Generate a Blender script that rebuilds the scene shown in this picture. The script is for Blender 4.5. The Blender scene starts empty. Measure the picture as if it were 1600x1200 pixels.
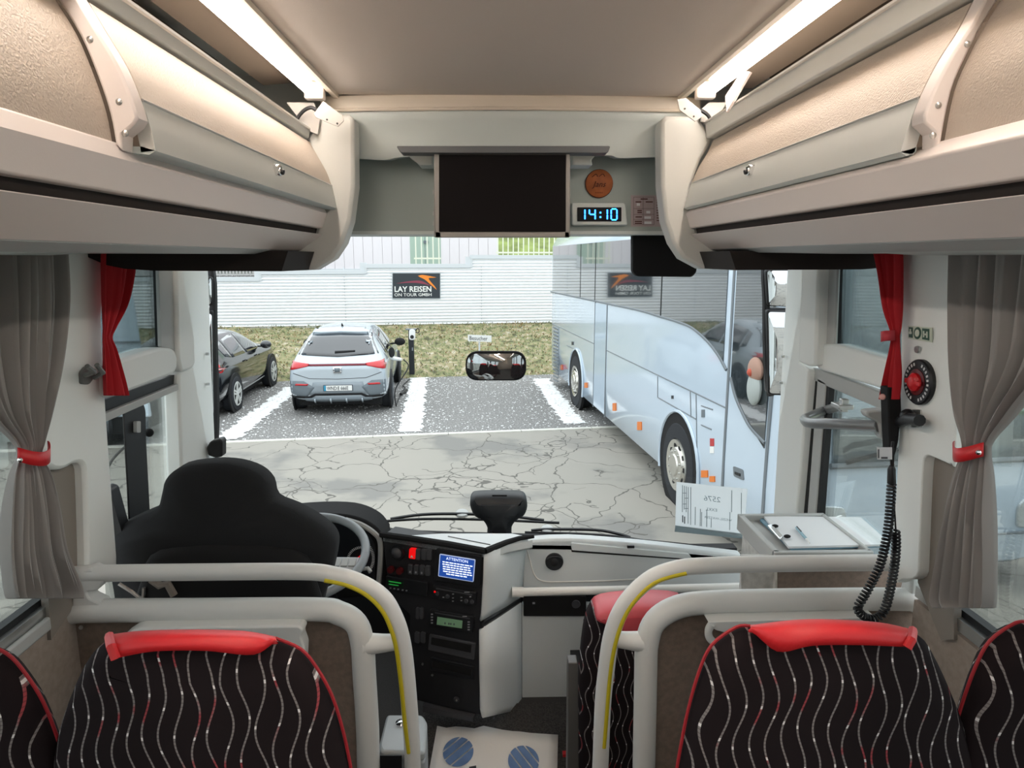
import bpy, bmesh, math, random
from mathutils import Vector, Matrix
from mathutils.bvhtree import BVHTree
random.seed(7)
S = bpy.context.scene
COL = S.collection
PI = math.pi
# ------------------------------------------------------------------ camera, sky, exposure
FPX, PITCH, YAW = 1080.0, math.radians(10.34), math.radians(1.59)
cam_d = bpy.data.cameras.new('camera'); cam_d.sensor_width = 36; cam_d.lens = 36*FPX/1600; cam_d.clip_start = .02; cam_d.clip_end = 300
cam = bpy.data.objects.new('camera', cam_d); COL.objects.link(cam)
EYE = Vector((0, 0, 2.83))
cam.location = EYE; cam.rotation_euler = (PI/2-PITCH, 0, -YAW)
S.camera = cam
S.view_settings.view_transform = 'Standard'; S.view_settings.look = 'None'
S.view_settings.exposure = 0.62; S.view_settings.gamma = 1.0
S.view_settings.use_curve_mapping = False
W = bpy.data.worlds.new('overcast_sky'); S.world = W; W.use_nodes = True
nt = W.node_tree; nt.nodes.clear()
SKY_STRENGTH = 1.62
wo = nt.nodes.new('ShaderNodeOutputWorld'); bg = nt.nodes.new('ShaderNodeBackground')
tc = nt.nodes.new('ShaderNodeTexCoord'); sx = nt.nodes.new('ShaderNodeSeparateXYZ')
mr = nt.nodes.new('ShaderNodeMapRange'); mr.inputs[1].default_value = 0; mr.inputs[2].default_value = 1
mr.inputs[3].default_value = .62; mr.inputs[4].default_value = 1.15
mx = nt.nodes.new('ShaderNodeMix'); mx.data_type = 'RGBA'; mx.blend_type = 'MULTIPLY'; mx.inputs[0].default_value = 1
mx.inputs[6].default_value = (.90, .96, 1.0, 1)
nt.links.new(tc.outputs['Generated'], sx.inputs[0]); nt.links.new(sx.outputs[2], mr.inputs[0])
nt.links.new(mr.outputs[0], mx.inputs[7]); nt.links.new(mx.outputs[2], bg.inputs[0])
bg.inputs[1].default_value = SKY_STRENGTH
nt.links.new(bg.outputs[0], wo.inputs[0])
LED_STRENGTH = 15.5

RM = cam.rotation_euler.to_matrix()
def ray(px, py): return RM @ Vector(((px-800)/FPX, (600-py)/FPX, -1))
def P(px, py, Y): d = ray(px, py); return EYE + d*(Y/d.y)
def PX(px, py, X): d = ray(px, py); return EYE + d*(X/d.x)
def PZ(px, py, Z): d = ray(px, py); return EYE + d*((Z-EYE.z)/d.z)
def on(pl, px, py):
    d = ray(px, py); t = (pl[0]-EYE).dot(pl[1])/d.dot(pl[1]); return EYE + d*t
def YP(y): return (Vector((0, y, 0)), Vector((0, -1, 0)))
def XP(x): return (Vector((x, 0, 0)), Vector((-1 if x > 0 else 1, 0, 0)))
def ZP(z): return (Vector((0, 0, z)), Vector((0, 0, 1 if z < EYE.z else -1)))
def TP(a, b, c):
    n = (b-a).cross(c-a).normalized()
    if n.dot(EYE-a) < 0: n = -n
    return (a, n)

# ------------------------------------------------------------------ materials
def lin(h):
    h = h.lstrip('#'); o = []
    for i in (0, 2, 4):
        v = int(h[i:i+2], 16)/255; o.append(v/12.92 if v <= .04045 else ((v+.055)/1.055)**2.4)
    return (o[0], o[1], o[2], 1)
MATS = {}
def M(name, color, rough=.5, metal=0, spec=.5, bump=0, bscale=200, var=0, vscale=6, emis=None, estr=0, coat=0, c2=None):
    if name in MATS: return MATS[name]
    m = bpy.data.materials.new(name); m.use_nodes = True; n = m.node_tree.nodes; l = m.node_tree.links
    b = n['Principled BSDF']; c = lin(color) if isinstance(color, str) else color
    b.inputs['Base Color'].default_value = c; b.inputs['Roughness'].default_value = rough; b.inputs['Metallic'].default_value = metal
    b.inputs['Specular IOR Level'].default_value = spec; b.inputs['Coat Weight'].default_value = coat; b.inputs['Coat Roughness'].default_value = .06
    m.diffuse_color = c
    if emis:
        b.inputs['Emission Color'].default_value = lin(emis); b.inputs['Emission Strength'].default_value = estr
    if bump or var:
        t = n.new('ShaderNodeTexCoord')
    if bump:
        nz = n.new('ShaderNodeTexNoise'); nz.inputs['Scale'].default_value = bscale; nz.inputs['Detail'].default_value = 3
        l.new(t.outputs['Object'], nz.inputs['Vector'])
        bp = n.new('ShaderNodeBump'); bp.inputs['Strength'].default_value = bump; bp.inputs['Distance'].default_value = .004
        l.new(nz.outputs['Fac'], bp.inputs['Height']); l.new(bp.outputs[0], b.inputs['Normal'])
    if var:
        nv = n.new('ShaderNodeTexNoise'); nv.inputs['Scale'].default_value = vscale; nv.inputs['Detail'].default_value = 5
        l.new(t.outputs['Object'], nv.inputs['Vector'])
        r = n.new('ShaderNodeValToRGB'); l.new(nv.outputs['Fac'], r.inputs[0])
        d = lin(c2) if c2 else tuple(v*(1-var) for v in c[:3])+(1,)
        r.color_ramp.elements[0].position = .35; r.color_ramp.elements[0].color = d
        r.color_ramp.elements[1].position = .65; r.color_ramp.elements[1].color = c
        l.new(r.outputs[0], b.inputs['Base Color'])
    MATS[name] = m; return m
def NM(name):
    m = bpy.data.materials.new(name); m.use_nodes = True; MATS[name] = m
    return m, m.node_tree.nodes, m.node_tree.links, m.node_tree.nodes['Principled BSDF']
def node(n, t, **k):
    x = n.new(t)
    for a, b in k.items(): setattr(x, a, b)
    return x
def math_(n, l, op, a, b=None):
    x = n.new('ShaderNodeMath'); x.operation = op
    for i, v in enumerate((a, b)):
        if v is None: continue
        if isinstance(v, (int, float)): x.inputs[i].default_value = v
        else: l.new(v, x.inputs[i])
    return x.outputs[0]
def mixc(n, l, f, a, b):
    x = n.new('ShaderNodeMix'); x.data_type = 'RGBA'
    for i, v in ((0, f), (6, a), (7, b)):
        if isinstance(v, (int, float, tuple)): x.inputs[i].default_value = v
        else: l.new(v, x.inputs[i])
    return x.outputs[2]
def glass(name, tint, refl=1.0):
    m = bpy.data.materials.new(name); m.use_nodes = True; n = m.node_tree.nodes; l = m.node_tree.links; n.clear()
    o = n.new('ShaderNodeOutputMaterial'); t = n.new('ShaderNodeBsdfTransparent'); g = n.new('ShaderNodeBsdfGlossy')
    t.inputs[0].default_value = tint; g.inputs['Roughness'].default_value = .0
    fr = n.new('ShaderNodeFresnel'); fr.inputs[0].default_value = 1.35
    mx = n.new('ShaderNodeMixShader'); l.new(math_(n, l, 'MULTIPLY', fr.outputs[0], refl), mx.inputs[0])
    l.new(t.outputs[0], mx.inputs[1]); l.new(g.outputs[0], mx.inputs[2]); l.new(mx.outputs[0], o.inputs[0])
    MATS[name] = m; return m

plas = M('light_grey_plastic', '#d2d3ce', .45, bump=.03, bscale=600)
plas_dk = M('mid_grey_plastic', '#b4b6b4', .5, bump=.03, bscale=600)
plas_gr = M('greenish_grey_plastic', '#cfd7d4', .5, bump=.05, bscale=500)
recess_m = M('header_recess_grey', '#a5b0ac', .7, bump=.1, bscale=400)
pillar_m = M('pillar_grey', '#edf0ed', .5, bump=.04, bscale=500)
pillar_dk = M('pillar_recess_taupe', '#8a827a', .8, bump=.1, bscale=400)
rack_m = M('rack_greige', '#e2d8d3', .45, bump=.03, bscale=500)
leather = M('beige_leatherette', '#c3b5a7', .55, bump=.5, bscale=260)
alu = M('brushed_aluminium_grey', '#d0d2ce', .45, metal=.1, bump=.02)
chrome = M('chrome', '#e8e8e8', .08, metal=1)
steel = M('steel', '#c8c8c6', .3, metal=.9)
ceil_m = M('ceiling_fabric', '#dcd2ca', .9, bump=.15, bscale=500)
cream = M('cream_trim', '#ddd2c2', .5)
black = M('black_plastic', '#17171a', .45)
blackm = M('matt_black', '#0c0c0e', .85)
rubber = M('black_rubber', '#101113', .6)
cavity = M('rack_inner_brown', '#54473b', .9)
slot_m = M('slot_black_brown', '#1d1512', .8)
tube_m = M('rail_grey', '#e2e2df', .42, bump=.03, bscale=500)
yellow = M('yellow_strip', '#c9b821', .5)
panel_br = M('brown_carpet_panel', '#8c7c70', .95, bump=.35, bscale=500, var=.2, vscale=60)
wall_tx = M('taupe_wall_textile', '#a2958a', .95, bump=.3, bscale=500, var=.15, vscale=50)
red_l = M('red_leather', '#d2262c', .42, bump=.08, bscale=300)
red_c = M('red_curtain', '#b3121f', .75, bump=.1, bscale=800)
grey_c = M('grey_curtain', '#989491', .9, bump=.15, bscale=900)
seat_blk = M('driver_seat_fabric', '#1a1b1d', .95, bump=.3, bscale=700)
dash_m = M('dash_light_grey', '#dde4e6', .5, bump=.04, bscale=500)
dash_blk = M('console_black', '#232326', .55, bump=.05, bscale=500)
wheel_m = M('wheel_rim_grey', '#8d9396', .35)
white = M('white_plastic', '#eeeeea', .4)
paper = M('paper', '#e6e8ea', .8)
ink = M('ink', '#55595c', .8)
led_m = M('led_tube', '#ffffff', .4, emis='#fff3e8', estr=LED_STRENGTH)
digit_m = M('blue_digits', '#0b3b8c', .4, emis='#2a8cff', estr=5)
screen_b = M('screen_blue', '#1c3f86', .3, emis='#2c5cc0', estr=.35)
screen_t = M('screen_text', '#e8efff', .3, emis='#dfe9ff', estr=.9)
screen_k = M('dark_screen', '#0d090a', .6, spec=.12)
lcd = M('green_lcd', '#6f8a70', .4, emis='#6f9a72', estr=.12)
lcd2 = M('green_digits', '#1f6a2c', .4, emis='#2fae48', estr=.35)
red_b = M('red_button', '#e0141c', .35, emis='#ff1010', estr=.4)
red_d = M('dark_red_knob', '#5a1418', .4)
tick_m = M('gauge_white', '#d8d8d8', .5)
mirror_m = M('mirror', '#dfe3e6', .02, metal=1)
wood = M('orange_wood', '#b0622f', .6, var=.25, vscale=30)
wood_ink = M('burnt_ink', '#4a1f10', .8)
plan_m = M('pinkish_notice', '#b3a4a5', .7)
grn_sig = M('luminous_sign', '#cfd8c8', .6)
grn_ink = M('sign_green', '#37594a', .6)
blue_p = M('print_blue', '#6f8fc0', .8, var=.2, vscale=20)
paper_m = M('mat_paper', '#f0efec', .85)
glass_ws = glass('windscreen_glass', (.97, .985, .98, 1), .55)
glass_sd = glass('side_glass', (.95, .98, .97, 1), .6)
glass_tn = glass('tinted_glass', (.68, .74, .74, 1), .8)
# outdoors
coach_w = M('coach_pale_blue_paint', '#c2d1de', .12, coat=.5)
coach_g = M('coach_dark_glass', '#2c3438', .02, spec=1.0, coat=1.0)
coach_s = M('coach_seam_grey', '#70777c', .5)
tyre = M('tyre', '#22252a', .8)
amber = M('amber_marker', '#e2781c', .3)
silver_car = M('silver_car_paint', '#bcc6cd', .2, metal=.15, coat=.7)
black_car = M('black_car_paint', '#15181b', .12, coat=1)
white_car = M('white_car_paint', '#e8ecee', .2, coat=.6)
car_glass = M('car_glass', '#10131a', .03, spec=1, coat=1)
grey_trim = M('car_grey_trim', '#6b747a', .5)
tail_red = M('tail_red', '#c0141e', .2, coat=.6)
tail_dk = M('tail_dark_red', '#6e1426', .2)
wall_cl = M('corrugated_sheet', '#f6f7f8', .5)
cap_m = M('coping_grey', '#d3d7da', .5)
bld_m = M('white_cladding', '#e9e4e6', .6)
door_gr = M('pale_green_door', '#a9beae', .6)
fence_w = M('fence_white', '#e6e8d4', .5)
lawn_m = M('lawn', '#8b9a55', .9, var=.5, vscale=2, bump=1, bscale=20)
sign_bk = M('sign_dark', '#2f353b', .5)
orange = M('logo_orange', '#f08a2a', .5)
maroon = M('logo_maroon', '#8c3a4c', .5)

# seat fabric: black cloth with wavy vertical threads
def seat_fabric():
    m, n, l, b = NM('seat_fabric')
    t = node(n, 'ShaderNodeTexCoord'); s = node(n, 'ShaderNodeSeparateXYZ'); l.new(t.outputs['Object'], s.inputs[0])
    sp = .0245
    u = math_(n, l, 'DIVIDE', s.outputs[0], sp); cell = math_(n, l, 'FLOOR', u); fr = math_(n, l, 'SUBTRACT', u, cell)
    wn = node(n, 'ShaderNodeTexWhiteNoise', noise_dimensions='1D'); l.new(cell, wn.inputs['W'])
    ph = math_(n, l, 'MULTIPLY', wn.outputs[0], 2.6)
    arg = math_(n, l, 'ADD', math_(n, l, 'MULTIPLY', s.outputs[2], 2*PI/.15), ph)
    wv = math_(n, l, 'MULTIPLY', math_(n, l, 'SINE', arg), .36)
    d = math_(n, l, 'ABSOLUTE', math_(n, l, 'SUBTRACT', math_(n, l, 'SUBTRACT', fr, .5), wv))
    # width of the thread, kept even on slopes
    line = math_(n, l, 'LESS_THAN', d, .062)
    nz = node(n, 'ShaderNodeTexNoise'); nz.inputs['Scale'].default_value = 14; l.new(t.outputs['Object'], nz.inputs['Vector'])
    rp = node(n, 'ShaderNodeValToRGB'); l.new(nz.outputs['Fac'], rp.inputs[0])
    e = rp.color_ramp.elements; e[0].position = .57; e[0].color = (.24, .215, .21, 1); e[1].position = .62; e[1].color = (.34, .06, .07, 1)
    q = math_(n, l, 'ADD', math_(n, l, 'DIVIDE', s.outputs[2], .073), math_(n, l, 'MULTIPLY', wn.outputs[0], 7.3))
    dot = math_(n, l, 'LESS_THAN', math_(n, l, 'FRACT', q), .075)
    # fine dashes in the woven thread
    dash = math_(n, l, 'LESS_THAN', math_(n, l, 'FRACT', math_(n, l, 'DIVIDE', s.outputs[2], .0065)), .3)
    tcol = mixc(n, l, dot, mixc(n, l, math_(n, l, 'MULTIPLY', dash, .45), rp.outputs[0], (.05, .04, .04, 1)), (.78, .75, .74, 1))
    l.new(mixc(n, l, line, lin('#211a1c'), tcol), b.inputs['Base Color']); b.inputs['Roughness'].default_value = .95
    b.inputs['Specular IOR Level'].default_value = .15
    return m
fabric = seat_fabric()
def trans(name, col):
    m, n, l, b = NM(name); b.inputs['Base Color'].default_value = lin(col); b.inputs['Roughness'].default_value = .8
    t = node(n, 'ShaderNodeBsdfTranslucent'); t.inputs[0].default_value = lin(col); mx = node(n, 'ShaderNodeMixShader'); mx.inputs[0].default_value = .8
    l.new(b.outputs[0], mx.inputs[1]); l.new(t.outputs[0], mx.inputs[2]); l.new(mx.outputs[0], n['Material Output'].inputs[0]); return m
def asphalt():
    m, n, l, b = NM('asphalt_gravel')
    t = node(n, 'ShaderNodeTexCoord')
    v = node(n, 'ShaderNodeTexNoise'); v.inputs['Scale'].default_value = 32; v.inputs['Detail'].default_value = 4; l.new(t.outputs['Object'], v.inputs['Vector'])
    r = node(n, 'ShaderNodeValToRGB'); l.new(v.outputs['Fac'], r.inputs[0])
    e = r.color_ramp.elements; e[0].position = .3; e[0].color = lin('#5e5d5b'); e[1].position = .62; e[1].color = lin('#8d8b88')
    x = e.new(.68); x.color = lin('#d8d6d2')
    l.new(r.outputs[0], b.inputs['Base Color']); b.inputs['Roughness'].default_value = .9
    return m
def concrete():
    m, n, l, b = NM('cracked_concrete')
    t = node(n, 'ShaderNodeTexCoord')
    n1 = node(n, 'ShaderNodeTexNoise'); n1.inputs['Scale'].default_value = .55; n1.inputs['Detail'].default_value = 6; l.new(t.outputs['Object'], n1.inputs['Vector'])
    r = node(n, 'ShaderNodeValToRGB'); l.new(n1.outputs['Fac'], r.inputs[0])
    e = r.color_ramp.elements; e[0].position = .38; e[0].color = lin('#7d7b76'); e[1].position = .44; e[1].color = lin('#959188')
    x = e.new(.60); x.color = lin('#98938a'); x = e.new(.68); x.color = lin('#84817b')
    # crack network: wobbled cells of two sizes
    n2 = node(n, 'ShaderNodeTexNoise'); n2.inputs['Scale'].default_value = 1.3; n2.inputs['Detail'].default_value = 3.5; l.new(t.outputs['Object'], n2.inputs['Vector'])
    mp = node(n, 'ShaderNodeMix', data_type='VECTOR'); mp.inputs[0].default_value = .5
    sc = node(n, 'ShaderNodeVectorMath', operation='SCALE'); sc.inputs['Scale'].default_value = .9; l.new(n2.outputs['Color'], sc.inputs[0])
    ad = node(n, 'ShaderNodeVectorMath', operation='ADD'); l.new(t.outputs['Object'], ad.inputs[0]); l.new(sc.outputs[0], ad.inputs[1])
    fac = None
    for s_, w_ in ((1.0, .010), (2.1, .008)):
        v = node(n, 'ShaderNodeTexVoronoi', feature='DISTANCE_TO_EDGE'); v.inputs['Scale'].default_value = s_; l.new(ad.outputs[0], v.inputs['Vector'])
        c = math_(n, l, 'LESS_THAN', v.outputs['Distance'], w_*s_/1.2)
        if fac is None: fac = c
        else:
            n3 = node(n, 'ShaderNodeTexNoise'); n3.inputs['Scale'].default_value = .8; l.new(t.outputs['Object'], n3.inputs['Vector'])
            c = math_(n, l, 'MULTIPLY', c, math_(n, l, 'GREATER_THAN', n3.outputs['Fac'], .52)); fac = math_(n, l, 'MAXIMUM', fac, c)
    l.new(mixc(n, l, fac, r.outputs[0], lin('#5f5c56')), b.inputs['Base Color']); b.inputs['Roughness'].default_value = .85
    return m
asph, conc = asphalt(), concrete()
def bank_mat():
    m, n, l, b = NM('grass_bank')
    t = node(n, 'ShaderNodeTexCoord'); v = node(n, 'ShaderNodeTexNoise'); v.inputs['Scale'].default_value = 6; v.inputs['Detail'].default_value = 8
    l.new(t.outputs['Object'], v.inputs['Vector']); r = node(n, 'ShaderNodeValToRGB'); l.new(v.outputs['Fac'], r.inputs[0])
    e = r.color_ramp.elements; e[0].position = .32; e[0].color = lin('#55533f'); e[1].position = .7; e[1].color = lin('#bdb7a2')
    x = e.new(.45); x.color = lin('#84875f'); x = e.new(.58); x.color = lin('#9c8f70')
    l.new(r.outputs[0], b.inputs['Base Color']); b.inputs['Roughness'].default_value = .95
    return m
bank_m = bank_mat()
liner_m = M('liner_brown', '#6e5f50', .9)
floor_m = M('dark_floor', '#3a3836', .9, bump=.3, bscale=300, var=.3, vscale=200)
mat_m = M('ribbed_mat', '#232222', .95, bump=.6, bscale=350, var=.5, vscale=180, c2='#4a4745')
desk_m = M('desk_speckled_grey', '#d6d6d1', .6, var=.25, vscale=40)

# ------------------------------------------------------------------ mesh helpers
class MB:
    def __init__(s): s.v = []; s.f = []
    def add(s, vs, fs):
        o = len(s.v); s.v += [Vector(v) for v in vs]; s.f += [tuple(i+o for i in f) for f in fs]; return s
    def box(s, lo, hi):
        x0, y0, z0 = lo; x1, y1, z1 = hi
        return s.add([(x0,y0,z0),(x1,y0,z0),(x1,y1,z0),(x0,y1,z0),(x0,y0,z1),(x1,y0,z1),(x1,y1,z1),(x0,y1,z1)],
                     [(0,3,2,1),(4,5,6,7),(0,1,5,4),(1,2,6,5),(2,3,7,6),(3,0,4,7)])
    def slab(s, pts, d):
        """closed prism: polygon pts (front) swept by vector d"""
        k = len(pts); d = Vector(d); pts = [Vector(p) for p in pts]
        nrm = Vector((0, 0, 0))
        for i in range(k): nrm += (pts[i]-pts[0]).cross(pts[(i+1) % k]-pts[0])
        if nrm.dot(d) > 0: pts = pts[::-1]
        return s.add(pts+[p+d for p in pts], [tuple(range(k)), tuple(range(2*k-1, k-1, -1))] + [(i, i+k, (i+1) % k+k, (i+1) % k) for i in range(k)])
    def poly(s, pl, px, t, off=0):
        n = pl[1]
        return s.slab([on(pl, *p)+n*off for p in px], -n*t)
    def tube(s, path, r, n=10, flat=1.0, up=None, caps=True):
        path = [Vector(p) for p in path]; k = len(path); rings = []; prev = None
        for i, p in enumerate(path):
            t = (path[min(i+1, k-1)]-path[max(i-1, 0)]).normalized()
            if prev is None:
                a = Vector(up) if up else (Vector((0, 0, 1)) if abs(t.z) < .9 else Vector((0, 1, 0)))
            else: a = prev
            a = (a-t*a.dot(t)).normalized(); prev = a; b = t.cross(a)
            rr = r[i] if isinstance(r, (list, tuple)) else r
            rings.append([p+a*(math.cos(2*PI*j/n)*rr)+b*(math.sin(2*PI*j/n)*rr*flat) for j in range(n)])
        o = len(s.v); s.v += [v for g in rings for v in g]
        for i in range(k-1):
            for j in range(n): s.f.append((o+i*n+j, o+i*n+(j+1) % n, o+(i+1)*n+(j+1) % n, o+(i+1)*n+j))
        if caps: s.f.append(tuple(o+j for j in range(n))[::-1]); s.f.append(tuple(o+(k-1)*n+j for j in range(n)))
        return s
    def lathe(s, c, axis, prof, n=20):
        c = Vector(c); w = Vector(axis).normalized(); a = (Vector((0, 0, 1)) if abs(w.z) < .9 else Vector((1, 0, 0))); a = (a-w*a.dot(w)).normalized(); b = w.cross(a)
        o = len(s.v)
        for r, h in prof:
            for j in range(n): s.v.append(c+w*h+a*(r*math.cos(2*PI*j/n))+b*(r*math.sin(2*PI*j/n)))
        k = len(prof)
        for i in range(k-1):
            for j in range(n): s.f.append((o+i*n+j, o+i*n+(j+1) % n, o+(i+1)*n+(j+1) % n, o+(i+1)*n+j))
        s.f.append(tuple(o+j for j in range(n))[::-1]); s.f.append(tuple(o+(k-1)*n+j for j in range(n)))
        return s
    def disc(s, pl, px, r, t=.006, off=0, n=24):
        c = on(pl, *px); return s.lathe(c+pl[1]*(off-t), pl[1], [(r, 0), (r, t*.7), (r*.94, t)], n)
    def ball(s, c, r, n=12, m=8):
        rx, ry, rz = r if isinstance(r, (tuple, list)) else (r, r, r); c = Vector(c); o = len(s.v)
        for i in range(1, m):
            th = PI*i/m
            for j in range(n): s.v.append(c+Vector((rx*math.sin(th)*math.cos(2*PI*j/n), ry*math.sin(th)*math.sin(2*PI*j/n), rz*math.cos(th))))
        s.v += [c+Vector((0, 0, rz)), c-Vector((0, 0, rz))]; tp, bt = o+(m-1)*n, o+(m-1)*n+1
        for i in range(m-2):
            for j in range(n): s.f.append((o+i*n+j, o+(i+1)*n+j, o+(i+1)*n+(j+1) % n, o+i*n+(j+1) % n))
        for j in range(n):
            s.f.append((tp, o+j, o+(j+1) % n)); s.f.append((bt, o+(m-2)*n+(j+1) % n, o+(m-2)*n+j))
        return s
    def grid(s, rows):
        o = len(s.v); k = len(rows[0])
        for r in rows: s.v += [Vector(p) for p in r]
        for i in range(len(rows)-1):
            for j in range(k-1): s.f.append((o+i*k+j, o+i*k+j+1, o+(i+1)*k+j+1, o+(i+1)*k+j))
        return s
    def pillow(s, outline, y0, t, bulge=.02, edge=.03):
        """upholstered slab: outline [(x,z)] facing -y at y0, thickness t, rounded rim"""
        k = len(outline); cx = sum(p[0] for p in outline)/k; cz = sum(p[1] for p in outline)/k
        def ring(m, y):
            o_ = []
            for i, (x, z) in enumerate(outline):
                px, pz = outline[i-1]; nx, nz = outline[(i+1) % k]
                dx, dz = nx-px, nz-pz; L = math.hypot(dx, dz) or 1; ix, iz = -dz/L, dx/L
                if ix*(cx-x)+iz*(cz-z) < 0: ix, iz = -ix, -iz
                o_.append(Vector((x+ix*m, y, z+iz*m)))
            return o_
        def sc(f, y): return [Vector((cx+(x-cx)*f, y, cz+(z-cz)*f)) for x, z in outline]
        rs = [sc(.25, y0-bulge), sc(.6, y0-bulge*.7), ring(edge*1.4, y0-bulge*.1), ring(edge*.5, y0+edge*.25), ring(0, y0+edge),
              ring(0, y0+t-edge), ring(edge*.5, y0+t-edge*.25), ring(edge*1.4, y0+t), sc(.5, y0+t)]
        o = len(s.v); s.v += [v for g in rs for v in g]
        for i in range(len(rs)-1):
            for j in range(k): s.f.append((o+i*k+j, o+i*k+(j+1) % k, o+(i+1)*k+(j+1) % k, o+(i+1)*k+j))
        s.f.append(tuple(o+j for j in range(k))); s.f.append(tuple(o+(len(rs)-1)*k+j for j in range(k))[::-1])
        return s
def cr(pts, n=6, closed=False):
    """Catmull-Rom through pts (tuples of any length)"""
    pts = [tuple(p) for p in pts]; k = len(pts); out = []
    rng = range(k) if closed else range(k-1)
    for i in rng:
        g = lambda q: pts[q % k] if closed else pts[max(0, min(k-1, q))]
        a, b, c, d = g(i-1), g(i), g(i+1), g(i+2)
        for j in range(n):
            t = j/n
            out.append(tuple(.5*(2*b[q]+(c[q]-a[q])*t+(2*a[q]-5*b[q]+4*c[q]-d[q])*t*t+(-a[q]+3*b[q]-3*c[q]+d[q])*t**3) for q in range(len(b))))
    if not closed: out.append(pts[-1])
    return out
def rnd(pts, r, n=4):
    """round the corners of a 2D polygon"""
    out = []; k = len(pts)
    for i in range(k):
        a, b, c = Vector(pts[i-1]), Vector(pts[i]), Vector(pts[(i+1) % k])
        rr = min(r, (a-b).length*.45, (c-b).length*.45); p, q = b+(a-b).normalized()*rr, b+(c-b).normalized()*rr
        for j in range(n+1):
            t = j/n; out.append(tuple(p*(1-t)**2+b*2*t*(1-t)+q*t*t))
    return out
def rect(x0, y0, x1, y1, r=0, n=3):
    p = [(x0, y0), (x1, y0), (x1, y1), (x0, y1)]
    return rnd(p, r, n) if r else p
def convex(pl, px, R):
    """bulged mirror face over a pixel outline"""
    o = [on(pl, *p) for p in px]; k = len(o); c = sum(o, Vector((0, 0, 0)))/k; n = pl[1]; mb = MB(); rm = max((p-c).length for p in o)
    fs = [1, .93, .85, .75, .62, .48, .33, .17]
    mb.v = [c+(p-c)*f+n*(.004+(rm*rm-((p-c)*f).length_squared)/(2*R)) for f in fs for p in o]+[c+n*(.004+rm*rm/(2*R))]
    for i in range(len(fs)-1):
        for j in range(k): mb.f.append((i*k+j, i*k+(j+1) % k, (i+1)*k+(j+1) % k, (i+1)*k+j))
    b = (len(fs)-1)*k
    for j in range(k): mb.f.append((b+j, b+(j+1) % k, len(mb.v)-1))
    return mb
def fixn(me):
    bm = bmesh.new(); bm.from_mesh(me); bmesh.ops.recalc_face_normals(bm, faces=bm.faces); bm.to_mesh(me); bm.free()
def mesh(name, mb, mat, off=Vector((0, 0, 0)), ang=40, fix=True):
    me = bpy.data.meshes.new(name); me.from_pydata([tuple(v-off) for v in mb.v], [], mb.f); me.update()
    if fix: fixn(me)
    if mat: me.materials.append(mat)
    if ang: me.polygons.foreach_set('use_smooth', [True]*len(me.polygons)); me.set_sharp_from_angle(angle=math.radians(ang))
    return me
def wloc(o):
    v = Vector((0, 0, 0))
    while o: v = v+o.location; o = o.parent
    return v
def part(name, mb, mat, parent, bev=0, ang=40, label=None, kind=None, fix=True):
    o = bpy.data.objects.new(name, mesh(name, mb, mat, wloc(parent) if parent else Vector((0, 0, 0)), ang, fix)); COL.objects.link(o)
    if parent: o.parent = parent
    if bev: bevel(o, bev)
    if label: o['label'] = label
    if kind: o['kind'] = kind
    return o
def bevel(o, w, seg=2):
    b = o.modifiers.new('bevel', 'BEVEL'); b.width = w; b.segments = seg; b.limit_method = 'ANGLE'; b.angle_limit = math.radians(50); b.harden_normals = False
def tag(o, label, cat, group=None, kind=None):
    o['label'] = label; o['category'] = cat
    if group: o['group'] = group
    if kind: o['kind'] = kind
    return o
def thing(name, label, cat, loc, group=None):
    o = bpy.data.objects.new(name, None); o.empty_display_size = .1; COL.objects.link(o); o.location = loc
    return tag(o, label, cat, group)
def single(name, label, cat, mb, mat, group=None, bev=0, ang=40, kind=None):
    lo = Vector([min(v[i] for v in mb.v) for i in range(3)]); hi = Vector([max(v[i] for v in mb.v) for i in range(3)])
    c = Vector(((lo.x+hi.x)/2, (lo.y+hi.y)/2, lo.z))
    o = bpy.data.objects.new(name, mesh(name, mb, mat, c, ang)); COL.objects.link(o); o.location = c
    if bev: bevel(o, bev)
    return tag(o, label, cat, group, kind)
def struct(name, mb, mat, parent=None, bev=0, ang=40):
    o = part(name, mb, mat, parent, bev, ang)
    if not parent: o['kind'] = 'structure'
    return o
def text_mb(txt, origin, ux, uz, h, t=.002, align='LEFT', shear=0, sx=1.0, bold=0):
    c = bpy.data.curves.new('t', 'FONT'); c.body = txt; c.size = 1; c.align_x = align; c.shear = shear; c.resolution_u = 2; c.offset = bold
    o = bpy.data.objects.new('t', c); COL.objects.link(o)
    dg = bpy.context.evaluated_depsgraph_get(); me = o.evaluated_get(dg).to_mesh()
    ux = Vector(ux).normalized(); uz = Vector(uz).normalized(); n = ux.cross(uz); s = h/.7
    mb = MB(); mb.v = [Vector(origin)+ux*(v.co.x*s*sx)+uz*(v.co.y*s)+n*t for v in me.vertices]; mb.f = [tuple(p.vertices) for p in me.polygons]
    o.evaluated_get(dg).to_mesh_clear(); bpy.data.objects.remove(o); bpy.data.curves.remove(c)
    return mb
def frame(pl, px):
    """origin, right, up of a plane seen at a pixel"""
    n = pl[1]; up = Vector((0, 0, 1)) if abs(n.z) < .9 else Vector((0, 1, 0))
    ux = up.cross(n).normalized(); uz = n.cross(ux); return on(pl, *px), ux, uz
V = Vector

# ================================================================== SETTING: the coach we stand in
FZ, FF = 1.10, .95        # aisle floor, front platform
fl = struct('floor', MB().box((-1.25, -5, FZ-.1), (1.25, 1.9, FZ)), floor_m)
struct('step_edge', MB().box((-1.25, 1.9, .80), (1.25, 3.3, FF)), floor_m, fl)
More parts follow.
